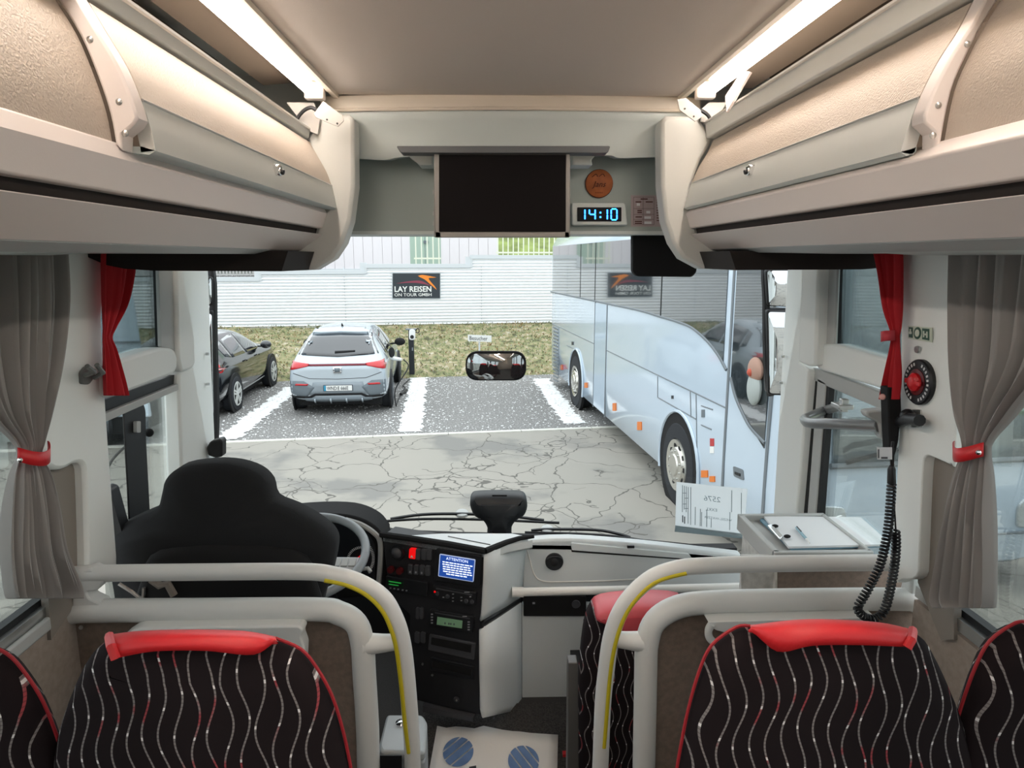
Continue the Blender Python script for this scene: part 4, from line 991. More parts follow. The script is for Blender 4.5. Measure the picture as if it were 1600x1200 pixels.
part('socket_pin', MB().disc(CP, (715, 1092), .004, .003, .012, 10), steel, pb)
part('kick_edge', MB().poly(CP, [(664, 1098), (742, 1117), (742, 1123), (664, 1108)], .03, .02), ctrl, co)
# grey side cladding, curved from the console face to the passenger dash
def clad(name, edge_l, edge_r, mat, YL=2.455, YR=2.70, n=8):
    rows = []
    for (a, b) in zip(edge_l, edge_r):
        row = []
        for j in range(n+1):
            t = j/n; y = YL+(YR-YL)*(1-math.cos(t*PI/2))**.9; row.append(P(a[0]+(b[0]-a[0])*t, a[1]+(b[1]-a[1])*t, y))
        rows.append(row)
    o = part(name, MB().grid(rows), mat, co, ang=60); m = o.modifiers.new('s', 'SOLIDIFY'); m.thickness = .012; m.offset = -1
    return o
clad('side_cover', [(757, 863), (756, 900), (753, 960), (751, 971)], [(822, 846), (820, 880), (816, 920), (812, 936)], dash_m)
clad('dark_band', [(751, 972), (751, 985)], [(814, 934), (814, 943)], black, 2.465, 2.705)
clad('lower_cover', [(750, 986), (750, 1050), (751, 1110), (754, 1122)], [(815, 942), (815, 1050), (815, 1100), (814, 1108)], dash_m)
part('cover_screw', MB().disc(YP(2.5), (772, 1118), .004, .004, .02, 8), ink, co)

# passenger dashboard
pd = thing('passenger_dash', 'light grey passenger dashboard with round vent and long white handrail', 'dashboard', P(980, 1130, 2.74))
DP = YP(2.72)
part('face', MB().poly(DP, cr([(815, 846), (890, 842), (1000, 850), (1100, 861), (1160, 868)], 3)+[(1170, 925), (815, 925)], .06), dash_m, pd, bev=.01)
zt_ = P(900, 845, 2.72).z
part('top', MB().slab([(.12, 2.72, zt_-.01), (.5, 2.72, zt_-.02), (1.10, 2.72, zt_-.09), (1.10, 2.82, zt_-.16), (.9, 2.92, zt_-.18), (.5, 3.02, zt_-.2), (.14, 3.04, zt_-.2)], (0, 0, -.03)), dash_blk, pd, bev=.006)
part('groove', MB().tube([P(x, y, 2.718) for x, y in cr([(821, 850), (828, 875), (835, 898), (848, 908), (880, 909), (960, 907), (1060, 900)], 4)], .0028, 6), white, pd)
v_ = part('air_vent', MB().disc(DP, (866, 877), .038, .016, .012, 28), ctrl2, pd)
part('vent_ball', MB().ball(on(DP, 866, 877)+V((0, .012, 0)), .030, 18, 10), black, v_)
part('vent_ring', MB().tube([on(DP, 866, 877)+V((.03*math.cos(a), -.018, .018+.012*math.sin(a))) for a in [PI*i/10 for i in range(11)]], .002, 6), ctrl, v_)
gl = part('glovebox_lid', MB().poly(DP, rnd([(892, 847), (1075, 864), (1081, 872), (893, 858)], 2), .02, .012), dash_m, pd, bev=.004)
part('lid_gap', MB().poly(DP, [(893, 859), (1081, 873), (1081, 875), (893, 862)], .004, .003), black, pd)
part('lid_catch', MB().poly(DP, rect(979, 850, 990, 854), .01, .018), black, gl)
part('dark_shelf', MB().tube([P(x, y, 2.80) for x, y in cr([(886, 843), (1000, 848), (1090, 856), (1130, 866)], 4)], .014, 8), black, pd)
hr = part('handrail', MB().tube([P(806, 925, 2.60), P(960, 922, 2.60), P(1160, 917, 2.60)], .017, 12), white, pd, label='white tubular handrail')
part('rail_end', MB().tube([P(800, 925, 2.60), P(818, 925, 2.60)], .0205, 12), white, hr)
part('slot_panel', MB().poly(YP(2.70), rect(818, 932, 916, 963, 2), .03), blackm, pd, bev=.002)
ps = part('slot_socket', MB().disc(YP(2.698), (900, 944), .018, .006, .004, 18), ctrl, pd)
part('slot_mark', MB().poly(YP(2.698), rect(832, 941, 836, 944), .001), prn, pd)
part('lower_cabinet', MB().poly(YP(2.71), [(816, 945), (1010, 945), (1010, 1112), (816, 1112)], .03), M('cabinet_grey', '#cfd6d8', .55), pd, bev=.002)
part('kick_plate', MB().poly(YP(2.73), [(814, 1112), (1010, 1112), (1010, 1130), (814, 1130)], .03), plas_dk, pd)

# roller blind / camera housing on the dash
ch = thing('camera_housing', 'black wedge shaped camera housing standing on the dashboard top', 'camera housing', PZ(780, 836, tz))
CH = YP(2.96)
pts = cr([(735, 782), (738, 771), (748, 768), (780, 767), (810, 768), (820, 772), (823, 784), (818, 798), (806, 806), (799, 816), (796, 833), (764, 833), (762, 818), (755, 806), (742, 799)], 3, True)
pp = [P(x, y, 3.0) for x, y in pts]
part('housing', MB().pillow([(p.x, p.z) for p in pp], 2.92, .12, .02, .025), M('housing_black', '#26292c', .5, bump=.1, bscale=600), ch, ang=60)
part('stand', MB().slab([P(766, 820, 2.95), P(793, 820, 2.95), P(796, 838, 2.95), P(762, 838, 2.95)], (0, .1, 0)), black, ch, bev=.006)
part('top_slot', MB().poly(YP(2.90), rect(769, 773, 792, 776), .004), black, ch)
# suction-cup mirror on the windscreen
mi = thing('windscreen_mirror', 'oval black-rimmed mirror floating in the middle of the windscreen', 'mirror', P(775, 594, 2.93))
MP = (P(775, 572, 2.92), V((-.10, -1, .02)).normalized())
ovl = rnd([(727, 549), (822, 549), (822, 595), (727, 595)], 23, 8)
part('mirror_shell', MB().poly(MP, ovl, .03), blackm, mi, bev=.008)
part('mirror_glass', convex(MP, rnd([(730, 552), (819, 552), (819, 592), (730, 592)], 20, 8), .45), mirror_m, mi, ang=90, fix=False)
part('arm', MB().tube([on(MP, 775, 572)+V((0, .02, 0)), onws(778, 572, .012)], .010, 10), black, mi)
part('suction_cup', MB().lathe(onws(778, 572, .012), (0, -1, .1), [(.03, 0), (.025, .008), (.01, .02)], 18), rubber, mi)

# paper in the windscreen, seen from behind
pc = thing('route_sheet', 'white printed sheet in the windscreen seen from behind with mirrored number', 'paper', PX(1110, 840, .93))
A, B_, C_ = onws(1057, 753, -.005), onws(1168, 764, -.02), onws(1163, 840, -.02); WPp = TP(A, B_, C_)
part('sheet', MB().poly(WPp, [(1057, 753), (1168, 764), (1162, 839), (1055, 821)], .001), trans('sheet_white', '#f4f7f8'), pc)
part('backing_strip', MB().poly(WPp, [(1055, 821), (1162, 834), (1161, 842), (1054, 831)], .001, -.001), trans('film_strip', '#aab3b5'), pc)
n_ = WPp[1]; e_r = (on(WPp, 1160, 800)-on(WPp, 1060, 788)).normalized(); e_u = n_.cross(e_r)
if e_u.z < 0: e_u = -e_u
pale = trans('show_through_ink', '#8f9a9e')
def mirrored(txt, px, h, sx=1.0): return text_mb(txt, on(WPp, *px)+n_*.003, -e_r, e_u, h, t=0, align='CENTER', sx=sx)
part('lettering', mirrored('2576', (1113, 783), .026), pale, pc)
part('lettering', mirrored('EXKL', (1112, 798), .015), pale, pc)
part('lettering', mirrored('WEZEL-WATZER', (1122, 811.5), .011), pale, pc)
mb = MB()
for x, ya, yb in ((1066, 758, 800), (1069, 759, 796), (1072, 760, 800), (1075, 761, 818), (1079, 761, 820), (1086, 792, 820), (1094, 795, 822), (1096, 800, 822), (1104, 796, 823), (1111, 810, 824), (1143, 766, 800), (1140, 800, 828), (1158, 770, 815)):
    mb.poly(WPp, [(x, ya), (x+.9, ya), (x+.6, yb), (x-.3, yb)], .0005, .0012)
for x, y in ((1067, 770), (1067, 787), (1070, 778), (1070, 794)): mb.poly(WPp, rect(x, y, x+6, y+.7), .0005, .0012)
part('table_lines', mb, pale, pc)
part('dark_marks', MB().poly(WPp, rect(1066, 805, 1067.6, 816), .0005, .0013).poly(WPp, rect(1069, 807, 1070.6, 818), .0005, .0013), ink, pc)

# wipers outside the glass
def wiper(path, pivot, arm, label):
    w = thing('wiper', label, 'wiper', onws(*pivot, .08), 'windscreen wipers')
    part('blade', MB().tube([onws(x, y, .10) for x, y in cr(path, 4)], .007, 6), rubber, w)
    part('arm', MB().tube([onws(x, y, .12) for x, y in cr(arm, 4)], .008, 6), black, w)
    part('pivot_cap', MB().lathe(onws(*pivot, .13), (0, -.3, 1), [(.035, 0), (.03, .01), (.008, .014)], 16), plas_dk, w)
wiper([(594, 815), (660, 811), (760, 812), (874, 817)], (722, 803), [(610, 811), (660, 804), (722, 803), (790, 806), (850, 813)], 'black wiper lying across the left half of the windscreen foot')
wiper([(820, 832), (900, 834), (960, 838), (1008, 845)], (855, 828), [(830, 829), (860, 827), (930, 828), (965, 834), (985, 840)], 'black wiper lying across the right half of the windscreen foot')

# exterior mirrors
def ext_mirror(label, heads, arm, Y):
    m = thing('exterior_mirror', label, 'mirror', P(*arm[-1], Y))
    for k, pts in enumerate(heads):
        pl = (P(*pts[0], Y), V((-.12 if pts[0][0] > 800 else .15, -1, -.07)).normalized())
        part('mirror_head', MB().poly(pl, rnd(pts, 6), .08), black, m, bev=.01)
        cx = sum(p[0] for p in pts)/len(pts); cy = sum(p[1] for p in pts)/len(pts)
        part('mirror_glass', convex(pl, rnd([(cx+(x-cx)*.90, cy+(y-cy)*.94) for x, y in pts], 5, 8), .5 if k == 0 else 1.6), mirror_m, m, ang=90, fix=False)
    part('arm', MB().tube([P(x, y, Y+.05) for x, y in cr(arm, 4)], .018, 8), black, m)
ext_mirror('exterior mirrors of our coach in black frames beyond the right windscreen pillar', [[(1196, 421), (1246, 421), (1244, 481), (1199, 478)], [(1198, 483), (1244, 484), (1240, 619), (1200, 618)]], [(1236, 390), (1198, 410), (1197, 470), (1198, 560), (1204, 618)], 3.14)
ext_mirror('exterior mirror of our coach half hidden by the left windscreen pillar', [[(296, 430), (332, 432), (333, 466), (330, 478), (296, 478)], [(296, 484), (333, 484), (337, 690), (300, 690)]], [(310, 395), (331, 425), (334, 520), (337, 640), (336, 690)], 3.14)

# ================================================================== floor things
bn = thing('waste_bin', 'grey waste bin with flat lid and chrome knob beside the left barrier', 'bin', PZ(630, 1240, FF))
LZ = 1.36
lp = [PZ(x, y, LZ) for x, y in rnd([(604, 1116), (660, 1116), (668, 1128), (664, 1176), (596, 1174), (592, 1164)], 6)]
part('bin_body', MB().slab([p+V((0, 0, -.03)) for p in lp], (0, 0, FF-LZ+.03)), M('bin_grey', '#9ba1a4', .45), bn, bev=.008)
part('lid', MB().slab(lp, (0, 0, -.03)), M('bin_lid', '#a8aeb0', .4), bn, bev=.008)
kq = PZ(628, 1131, LZ)
part('knob', MB().lathe(kq, (0, 0, 1), [(.02, 0), (.02, .006), (.01, .012)], 18), chrome, bn)
part('front_label', MB().poly((PZ(630, 1176, LZ)+V((0, -.004, 0)), V((0, -1, 0))), [(594, 1180), (628, 1180), (628, 1215), (594, 1215)], .002, .002), black, bn)
single('floor_mat', 'dark ribbed floor mat in front of the grey cabinet', 'mat', MB().box((-.30, 2.12, FF), (.32, 2.66, FF+.008)), mat_m)
pmz = FF+.012
pm = thing('paper_mat', 'white paper floor mat printed with two blue striped shoe soles', 'paper mat', PZ(780, 1180, FF+.008))
out = [(683, 1134), (720, 1137), (752, 1134), (770, 1138), (800, 1143), (872, 1148), (869, 1290), (660, 1290)]
rows = []
for i in range(10):
    t = i/9; a = [(683+(655-683)*t, 1134+(1290-1134)*t)]; row = []
    for j in range(14):
        u = j/13; xt = 683+189*u; yt = [1134, 1137, 1135, 1136, 1138, 1134, 1137, 1140, 1142, 1143, 1145, 1146, 1147, 1148][j]
        x = xt+(-28*(1-u)-3*u)*t; y = yt+(1290-yt)*t
        row.append(PZ(x, y, pmz+.003+.004*math.sin(i*1.3+j*.9)*(1-abs(2*u-1)**3)))
    rows.append(row)
sh = part('sheet', MB().grid(rows), paper_m, pm, ang=80); sh.modifiers.new('s', 'SOLIDIFY').thickness = .0015
def sole(cx, cy, tilt):
    C = PZ(cx, cy, pmz+.0095)
    r_ = .0
    a_, b_ = .058, .080
    ca, sa = math.cos(tilt), math.sin(tilt)
    pt = lambda u, v: C+V(((u*ca-v*sa)*a_, (u*sa+v*ca)*b_, 0))
    n = 20; cuts = [-1, -.46, -.36, .10, .20, .62, .72, 1]
    for k in range(0, 8, 2):
        lo, hi = cuts[k], cuts[k+1]; L_, R_ = [], []
        for i in range(n+1):
            v = lo+(hi-lo)*i/n; x = math.sqrt(max(0, 1-v*v)); L_.append((-x, v)); R_.append((x, v))
        part('sole_print', MB().slab([pt(u, v) for u, v in L_+R_[::-1]], (0, 0, -.0006)), blue_p, pm)
sole(716, 1174, math.radians(42)); sole(818, 1188, math.radians(-55))
part('logo_mark', cpx([(733, 1198), (744, 1196), (744, 1215), (735, 1215)], pmz+.011, .001), sign_bk, pm)
single('floor_tab', 'small red tab on the floor beside the courier seat', 'tab', MB().box((P(883, 1177, 2.36).x-.012, 2.33, FF), (P(883, 1177, 2.36).x+.012, 2.35, FF+.02)), red_l)

# ================================================================== OUTDOORS: ground, bank, wall
gr = struct('ground', MB().box((-45, -30, -.2), (45, 60, 0)), asph)
th = math.radians(7.4); ED = V((math.cos(th), math.sin(th), 0)); EN = V((-math.sin(th), math.cos(th), 0))
K0 = V((-4.293, 10.42, 0))
a_, b_ = K0-ED*40, K0+ED*40
struct('concrete_apron', MB().slab([V((a_.x, a_.y, .012)), V((b_.x, b_.y, .012)), V((b_.x+8, -29, .012)), V((a_.x-8, -29, .012))], (0, 0, -.012)), conc, gr)
kb = thing('kerb_strip', 'thin pale kerb strip between the cracked concrete and the gravel bays', 'kerb', K0+EN*.05)
for i in range(-14, 16):
    p = K0+ED*(i*1.2); q = p+ED*1.19
    part('kerb_stone', MB().slab([V((p.x, p.y, .03)), V((q.x, q.y, .03)), V((q.x, q.y, .03))+EN*.10, V((p.x, p.y, .03))+EN*.10], (0, 0, -.03)), M('kerb_pale', '#d8d6cc', .8, var=.15, vscale=8), kb)
wl_m = M('white_chalk', '#f0f0ee', .9, var=.12, vscale=14)
chip_m = M('white_chips', '#e4e4e2', .9)
rg = random.Random(5)
for k, (far, near, lab) in enumerate((((460, 605), (354, 687), 'rough white bay line left of the silver car'), ((655, 590), (641, 675), 'rough white bay line in the middle, right of the charging post'), ((845, 592), (896, 662), 'rough white bay line beside the parked coach'))):
    A, B = PZ(*far, 0), PZ(*near, 0); d = (B-A).normalized(); nn = V((-d.y, d.x, 0)); L = (B-A).length; n = 60; mb = MB(); l_, r_ = [], []
    for i in range(n+1):
        p = A+d*(L*i/n); l_.append(p+nn*(.19+rg.uniform(-.05, .05))); r_.append(p-nn*(.19+rg.uniform(-.05, .05)))
    mb.grid([[v+V((0, 0, .008)) for v in l_], [v+V((0, 0, .008)) for v in r_]])
    wlt = thing('bay_line', lab, 'road marking', (A+B)/2)
    part('paint', mb, wl_m, wlt, ang=0)
    mb = MB()
    for i in range(420):
        p = A+d*(rg.uniform(-.2, L+.1))+nn*(rg.gauss(0, .28)); s = rg.uniform(.008, .028); a = rg.uniform(0, 6)
        c_ = [p+V((s*math.cos(a+q*2.1), s*math.sin(a+q*2.1), .012)) for q in range(3)]
        mb.add(c_+[p+V((0, 0, .012+s*.5))], [(0, 1, 3), (1, 2, 3), (2, 0, 3)])
    part('loose_chips', mb, chip_m, wlt, kind='stuff', ang=0, fix=False)
mb = MB()
for i in range(2600):
    a, b = rg.uniform(-1.5, 7.5), rg.random(); p = K0+ED*a+EN*(.2+b*5.4); s = rg.uniform(.008, .024); w = rg.uniform(0, 6); p.z = 0
    mb.add([p+V((s*math.cos(w+q*2.1), s*math.sin(w+q*2.1), .002)) for q in range(3)]+[p+V((0, 0, s*.6))], [(0, 1, 3), (1, 2, 3), (2, 0, 3)])
part('gravel_chips', mb, chip_m, gr, kind='stuff', ang=0, fix=False)
# grass bank
B0 = PZ(655, 591, 0); 
rows = []; nz = random.Random(3)
from mathutils import noise
for i in range(25):
    t = i/24; row = []
    for j in range(181):
        s = -26+44*j/180; p = B0+ED*s+EN*(3.9*t)
        z = .98*min(1, t/.86)**.9+.07*noise.noise(V((p.x*2.2, p.y*2.2, 0)))*(1 if i else 0)+.03*noise.noise(V((p.x*7, p.y*7, 3)))*(1 if i else 0)
        row.append(V((p.x, p.y, max(-.02, z-.02) if i else -.03)))
    rows.append(row)
gb_ = single('grass_bank', 'sloping bank of brown and green grass below the corrugated wall', 'grass bank', MB().grid(rows), bank_m, ang=80)
gb_['kind'] = 'structure'
def bank_z(p):
    t = max(0, min(1, (V((p.x, p.y, 0))-V((B0.x, B0.y, 0))).dot(EN)/3.9)); return .98*min(1, t/.86)**.9
BROWN = (0, 2, 3, 5)
cols_ = ['#5f5c4a', '#8f9872', '#bfa880', '#cfc09c', '#747b5c', '#a07f56', '#85906a', '#d2cec2']
for ci, cc in enumerate(cols_):
    mb = MB()
    for i in range(4200):
        s = nz.uniform(-14, 7); t = nz.random(); p = B0+ED*s+EN*(3.75*t)
        if (noise.noise(V((p.x*.8, p.y*.8, 9)))+nz.uniform(-.35, .35) > 0) != (ci in BROWN): continue
        p = V((p.x, p.y, bank_z(p)))
        r_ = nz.uniform(.02, .05); a = nz.uniform(0, 6.28); tl_ = V((math.cos(a), math.sin(a), 0)); up_ = V((nz.uniform(-.4, .4), nz.uniform(-1.2, .3), .8))*r_*1.2
        mb.add([p-tl_*r_*.35, p+tl_*r_*.35, p+up_+tl_*r_*.2, p+up_-tl_*r_*.12], [(0, 1, 2, 3)])
    part('grass_blades', mb, M('blade_%d' % ci, cc, .9), gb_, kind='stuff', ang=0, fix=False)
# corrugated wall
WA, WB = P(335, 515, 19.0), P(858, 508, 20.2)
WP = TP(WA, WB, WA+V((0, 0, 1))); WE = (V((WB.x, WB.y, 0))-V((WA.x, WA.y, 0))).normalized(); WN = WP[1]
def wp(px, py): return on(WP, px, py)
cw = thing('retaining_wall', 'white corrugated sheet wall with stepped top behind the grass bank', 'wall', V((WA.x, WA.y, .6)))
sect = [(-26, 120, 446), (120, 405, 439), (405, 570, 428), (570, 735, 418), (735, 1010, 404), (1010, 1500, 404)]
pitch = .086
for x0, x1, yt in sect:
    pa = wp(x0, 430) if x0 > 0 else wp(120, 430)-WE*16; pb = wp(x1, 430); zt = wp((max(x0, 300)+min(x1, 860))/2, yt).z
    prof = []; z = .55
    while z < zt-.01:
        prof += [(z, .042), (z+pitch*.52, -.030)]; z += pitch
    prof.append((zt, 0))
    r0 = [V((pa.x, pa.y, zz))+WN*dd for zz, dd in prof]; r1 = [V((pb.x, pb.y, zz))+WN*dd for zz, dd in prof]
    part('corrugated_sheet', MB().grid([r0, r1]), wall_cl, cw, ang=20)
    part('coping', MB().slab([V((pa.x, pa.y, zt-.01))+WN*.05, V((pb.x, pb.y, zt-.01))+WN*.05, V((pb.x, pb.y, zt+.10))+WN*.05, V((pa.x, pa.y, zt+.10))+WN*.05], -WN*.25), cap_m, cw)
    if x1 in (405, 570, 735):
        zn = zt+.30; part('step_coping', MB().slab([V((pb.x, pb.y, zt))+WN*.04-WE*.12, V((pb.x, pb.y, zt))+WN*.04+WE*.06, V((pb.x, pb.y, zn))+WN*.04+WE*.06, V((pb.x, pb.y, zn))+WN*.04-WE*.12], -WN*.2), cap_m, cw)
for px in (752, 540):
    p = wp(px, 500); part('sheet_joint', MB().slab([V((p.x, p.y, .6))+WN*.004, V((p.x, p.y, .6))+WN*.004+WE*.02, V((p.x, p.y, 2.6))+WN*.004+WE*.02, V((p.x, p.y, 2.6))+WN*.004], WN*.003), cap_m, cw)
# sign on the wall
SPL = (WP[0]+WN*.05, WN)
sg = thing('company_sign', 'dark company sign with an orange swoosh on the corrugated wall', 'sign', on(SPL, 650, 468))
part('board', MB().poly(SPL, rect(612.5, 426, 688.5, 467), .05), M('sign_rim', '#c8cdd0', .5), sg)
part('sign_field', MB().poly(SPL, rect(613.5, 427, 687.5, 466), .006, .006), sign_bk, sg)
o, ux, uz = frame(SPL, (616, 456)); part('lettering', text_mb('LAY REISEN', o+WN*.010, ux, uz, .150, sx=.95, bold=.022), white, sg)
o, ux, uz = frame(SPL, (616, 463)); part('lettering', text_mb('ON TOUR GMBH', o+WN*.010, ux, uz, .085, sx=1.12, bold=.006), white, sg)
part('swoosh', MB().poly(SPL, cr([(653, 431), (660, 429.5), (672, 431.5), (682, 433.5)], 3)+cr([(676, 434), (670, 434.5), (672, 439), (679, 447), (682.5, 453)], 3)+cr([(679, 450), (672, 444), (664, 437), (656, 433)], 3), .004, .009), orange, sg)
part('swoosh_tail', MB().poly(SPL, cr([(619, 443), (635, 440), (650, 438.5), (660, 439.5), (674, 447)], 3)+cr([(664, 444), (650, 442), (634, 442)], 3), .004, .009), maroon, sg)

# terrace behind the wall, building, railings, lawn
tz_ = wp(650, 424).z
ter = struct('terrace', MB().slab([V((WA.x, WA.y, tz_-.1))-WN*.3-WE*20, V((WB.x, WB.y, tz_-.1))-WN*.3+WE*12, V((WB.x, WB.y, tz_-.1))-WN*22+WE*12, V((WA.x, WA.y, tz_-.1))-WN*22-WE*20], (0, 0, -2.5)), asph, gr)
YB = 23.5
BP = YP(YB); zb_ = tz_-.1
bd = thing('outbuilding', 'white boarded building with a pale green door above the wall', 'building', V((P(650, 400, YB).x, YB, zb_)))
part('wall_core', MB().box((P(478, 400, YB).x, YB+.03, zb_), (P(776, 400, YB).x, YB+3, 6.0)), bld_m, bd)
x = 478
while x < 775:
    w = 15
    if not (638 < x+w/2 < 690):
        p, q = P(x, 400, YB), P(x+w-.6, 400, YB); part('board', MB().box((p.x, YB, zb_+.12), (q.x, YB+.03, 6.0)), bld_m, bd)
    x += w
pd_, qd = P(641, 400, YB), P(689, 400, YB)
dr = part('door', MB().box((pd_.x, YB-.01, zb_), (qd.x, YB+.03, 6.0)), door_gr, bd, label='pale green door')
part('door_joint', MB().box((P(664, 400, YB).x, YB-.014, zb_), (P(664.7, 400, YB).x, YB-.01, 6.0)), grey_trim, dr)
part('door_handle', MB().box((P(662, 378, YB).x, YB-.06, P(662, 380, YB).z), (P(669, 378, YB).x, YB-.01, P(662, 376, YB).z)), grey_trim, dr)
part('base_strip', MB().box((P(478, 400, YB).x, YB-.02, zb_), (P(776, 400, YB).x, YB+.02, zb_+.12)), cap_m, bd)
def railing(name, lab, xs, Y, yb, ytop, mat):
    r = thing(name, lab, 'railing', P(xs[0], yb, Y))
    for x in xs:
        p, q = P(x, yb, Y), P(x, ytop, Y); part('bar', MB().box((p.x-.018, Y-.018, min(zb_, p.z)), (p.x+.018, Y+.018, q.z)), mat, r)
    p, q = P(xs[0]-3, yb-2, Y), P(xs[-1]+3, yb-2, Y); part('rail', MB().box((p.x, Y-.025, p.z-.02), (q.x, Y+.025, p.z+.03)), mat, r)
    p = P(xs[0], ytop, Y); part('rail', MB().box((P(xs[0]-3, yb, Y).x, Y-.025, p.z-.02), (P(xs[-1]+3, yb, Y).x, Y+.025, p.z+.03)), mat, r)
railing('railing', 'pale green-white railing in front of the lawn, right of the building', [778+8*i for i in range(14)], 22.0, 397, 330, fence_w)
railing('railing', 'white railing in front of the pale green door', [650+9*i for i in range(5)], 22.2, 406, 330, fence_w)
railing('railing', 'grey railing left of the white building', [300+5.2*i for i in range(35)], 21.6, 432, 370, M('fence_grey', '#7d807a', .6))
lw = struct('lawn_slope', MB().slab([V((P(700, 400, 27).x, 27, zb_)), V((22, 27, zb_)), V((22, 42, 9.5)), V((P(700, 400, 27).x, 42, 9.5))], (0, 0, -.3)), lawn_m, gr)
hg = single('hedge', 'green hedge bank far right seen through the right side window', 'hedge', MB().grid([[V((17+.8*noise.noise(V((j*.5, i*.9, 1)))+i*.5, -8+j*.7, (i/7)**.8*2.6+.4*noise.noise(V((j*.7, i*.8, 5))) if i else 0)) for j in range(50)] for i in range(8)]), lawn_m, ang=80)

# charging post, visitor sign
cp = thing('charging_post', 'black charging post with a white charge point right of the silver car', 'charging post', PZ(644, 589, 0))
b0 = PZ(644, 589, 0); ptop = P(644, 515, b0.y)
part('post', MB().box((b0.x-.062, b0.y-.05, 0), (b0.x+.062, b0.y+.05, ptop.z)), M('post_black', '#24272b', .5), cp, bev=.006)
part('post_roof', MB().box((b0.x-.12, b0.y-.10, ptop.z), (b0.x+.12, b0.y+.08, ptop.z+.02)), grey_trim, cp)
pl = YP(b0.y-.05)
wb2 = part('charge_point', MB().poly(pl, rnd(rect(639.5, 514, 649, 531), 4.6), .08, .06), white, cp, bev=.01, label='white oval charge point')
part('socket', MB().disc(pl, (644.3, 526), .045, .01, .07, 16), black, wb2)
part('post_emblem', MB().poly(pl, [(643.5, 543), (645.5, 543), (645.5, 548), (643.5, 548)], .003, .004), M('emblem_grey', '#878c90', .5), cp)
part('cable_loop', MB().tube([P(x, y, b0.y-.03) for x, y in cr([(649, 517), (653, 513), (655, 517), (653, 520), (649, 519)], 4)], .012, 6), black, cp)
Yv = 17.2
vs = thing('visitor_sign', 'small white sign reading Besucher on a thin post', 'sign', V((P(749, 545, Yv).x, Yv, .1)))
part('plate', MB().poly(YP(Yv), [(731, 523), (768, 524.5), (768, 534.5), (731, 533)], .02), white, vs)
part('post', MB().box((P(749, 545, Yv).x-.02, Yv+.021, 0), (P(749, 545, Yv).x+.02, Yv+.05, P(749, 526, Yv).z)), cap_m, vs)
o, ux, uz = frame(YP(Yv-.004), (733, 531)); part('lettering', text_mb('Besucher', o, V((1, 0, -.04)), uz, .10, sx=.86), M('sign_ink', '#3b3f44', .6), vs)

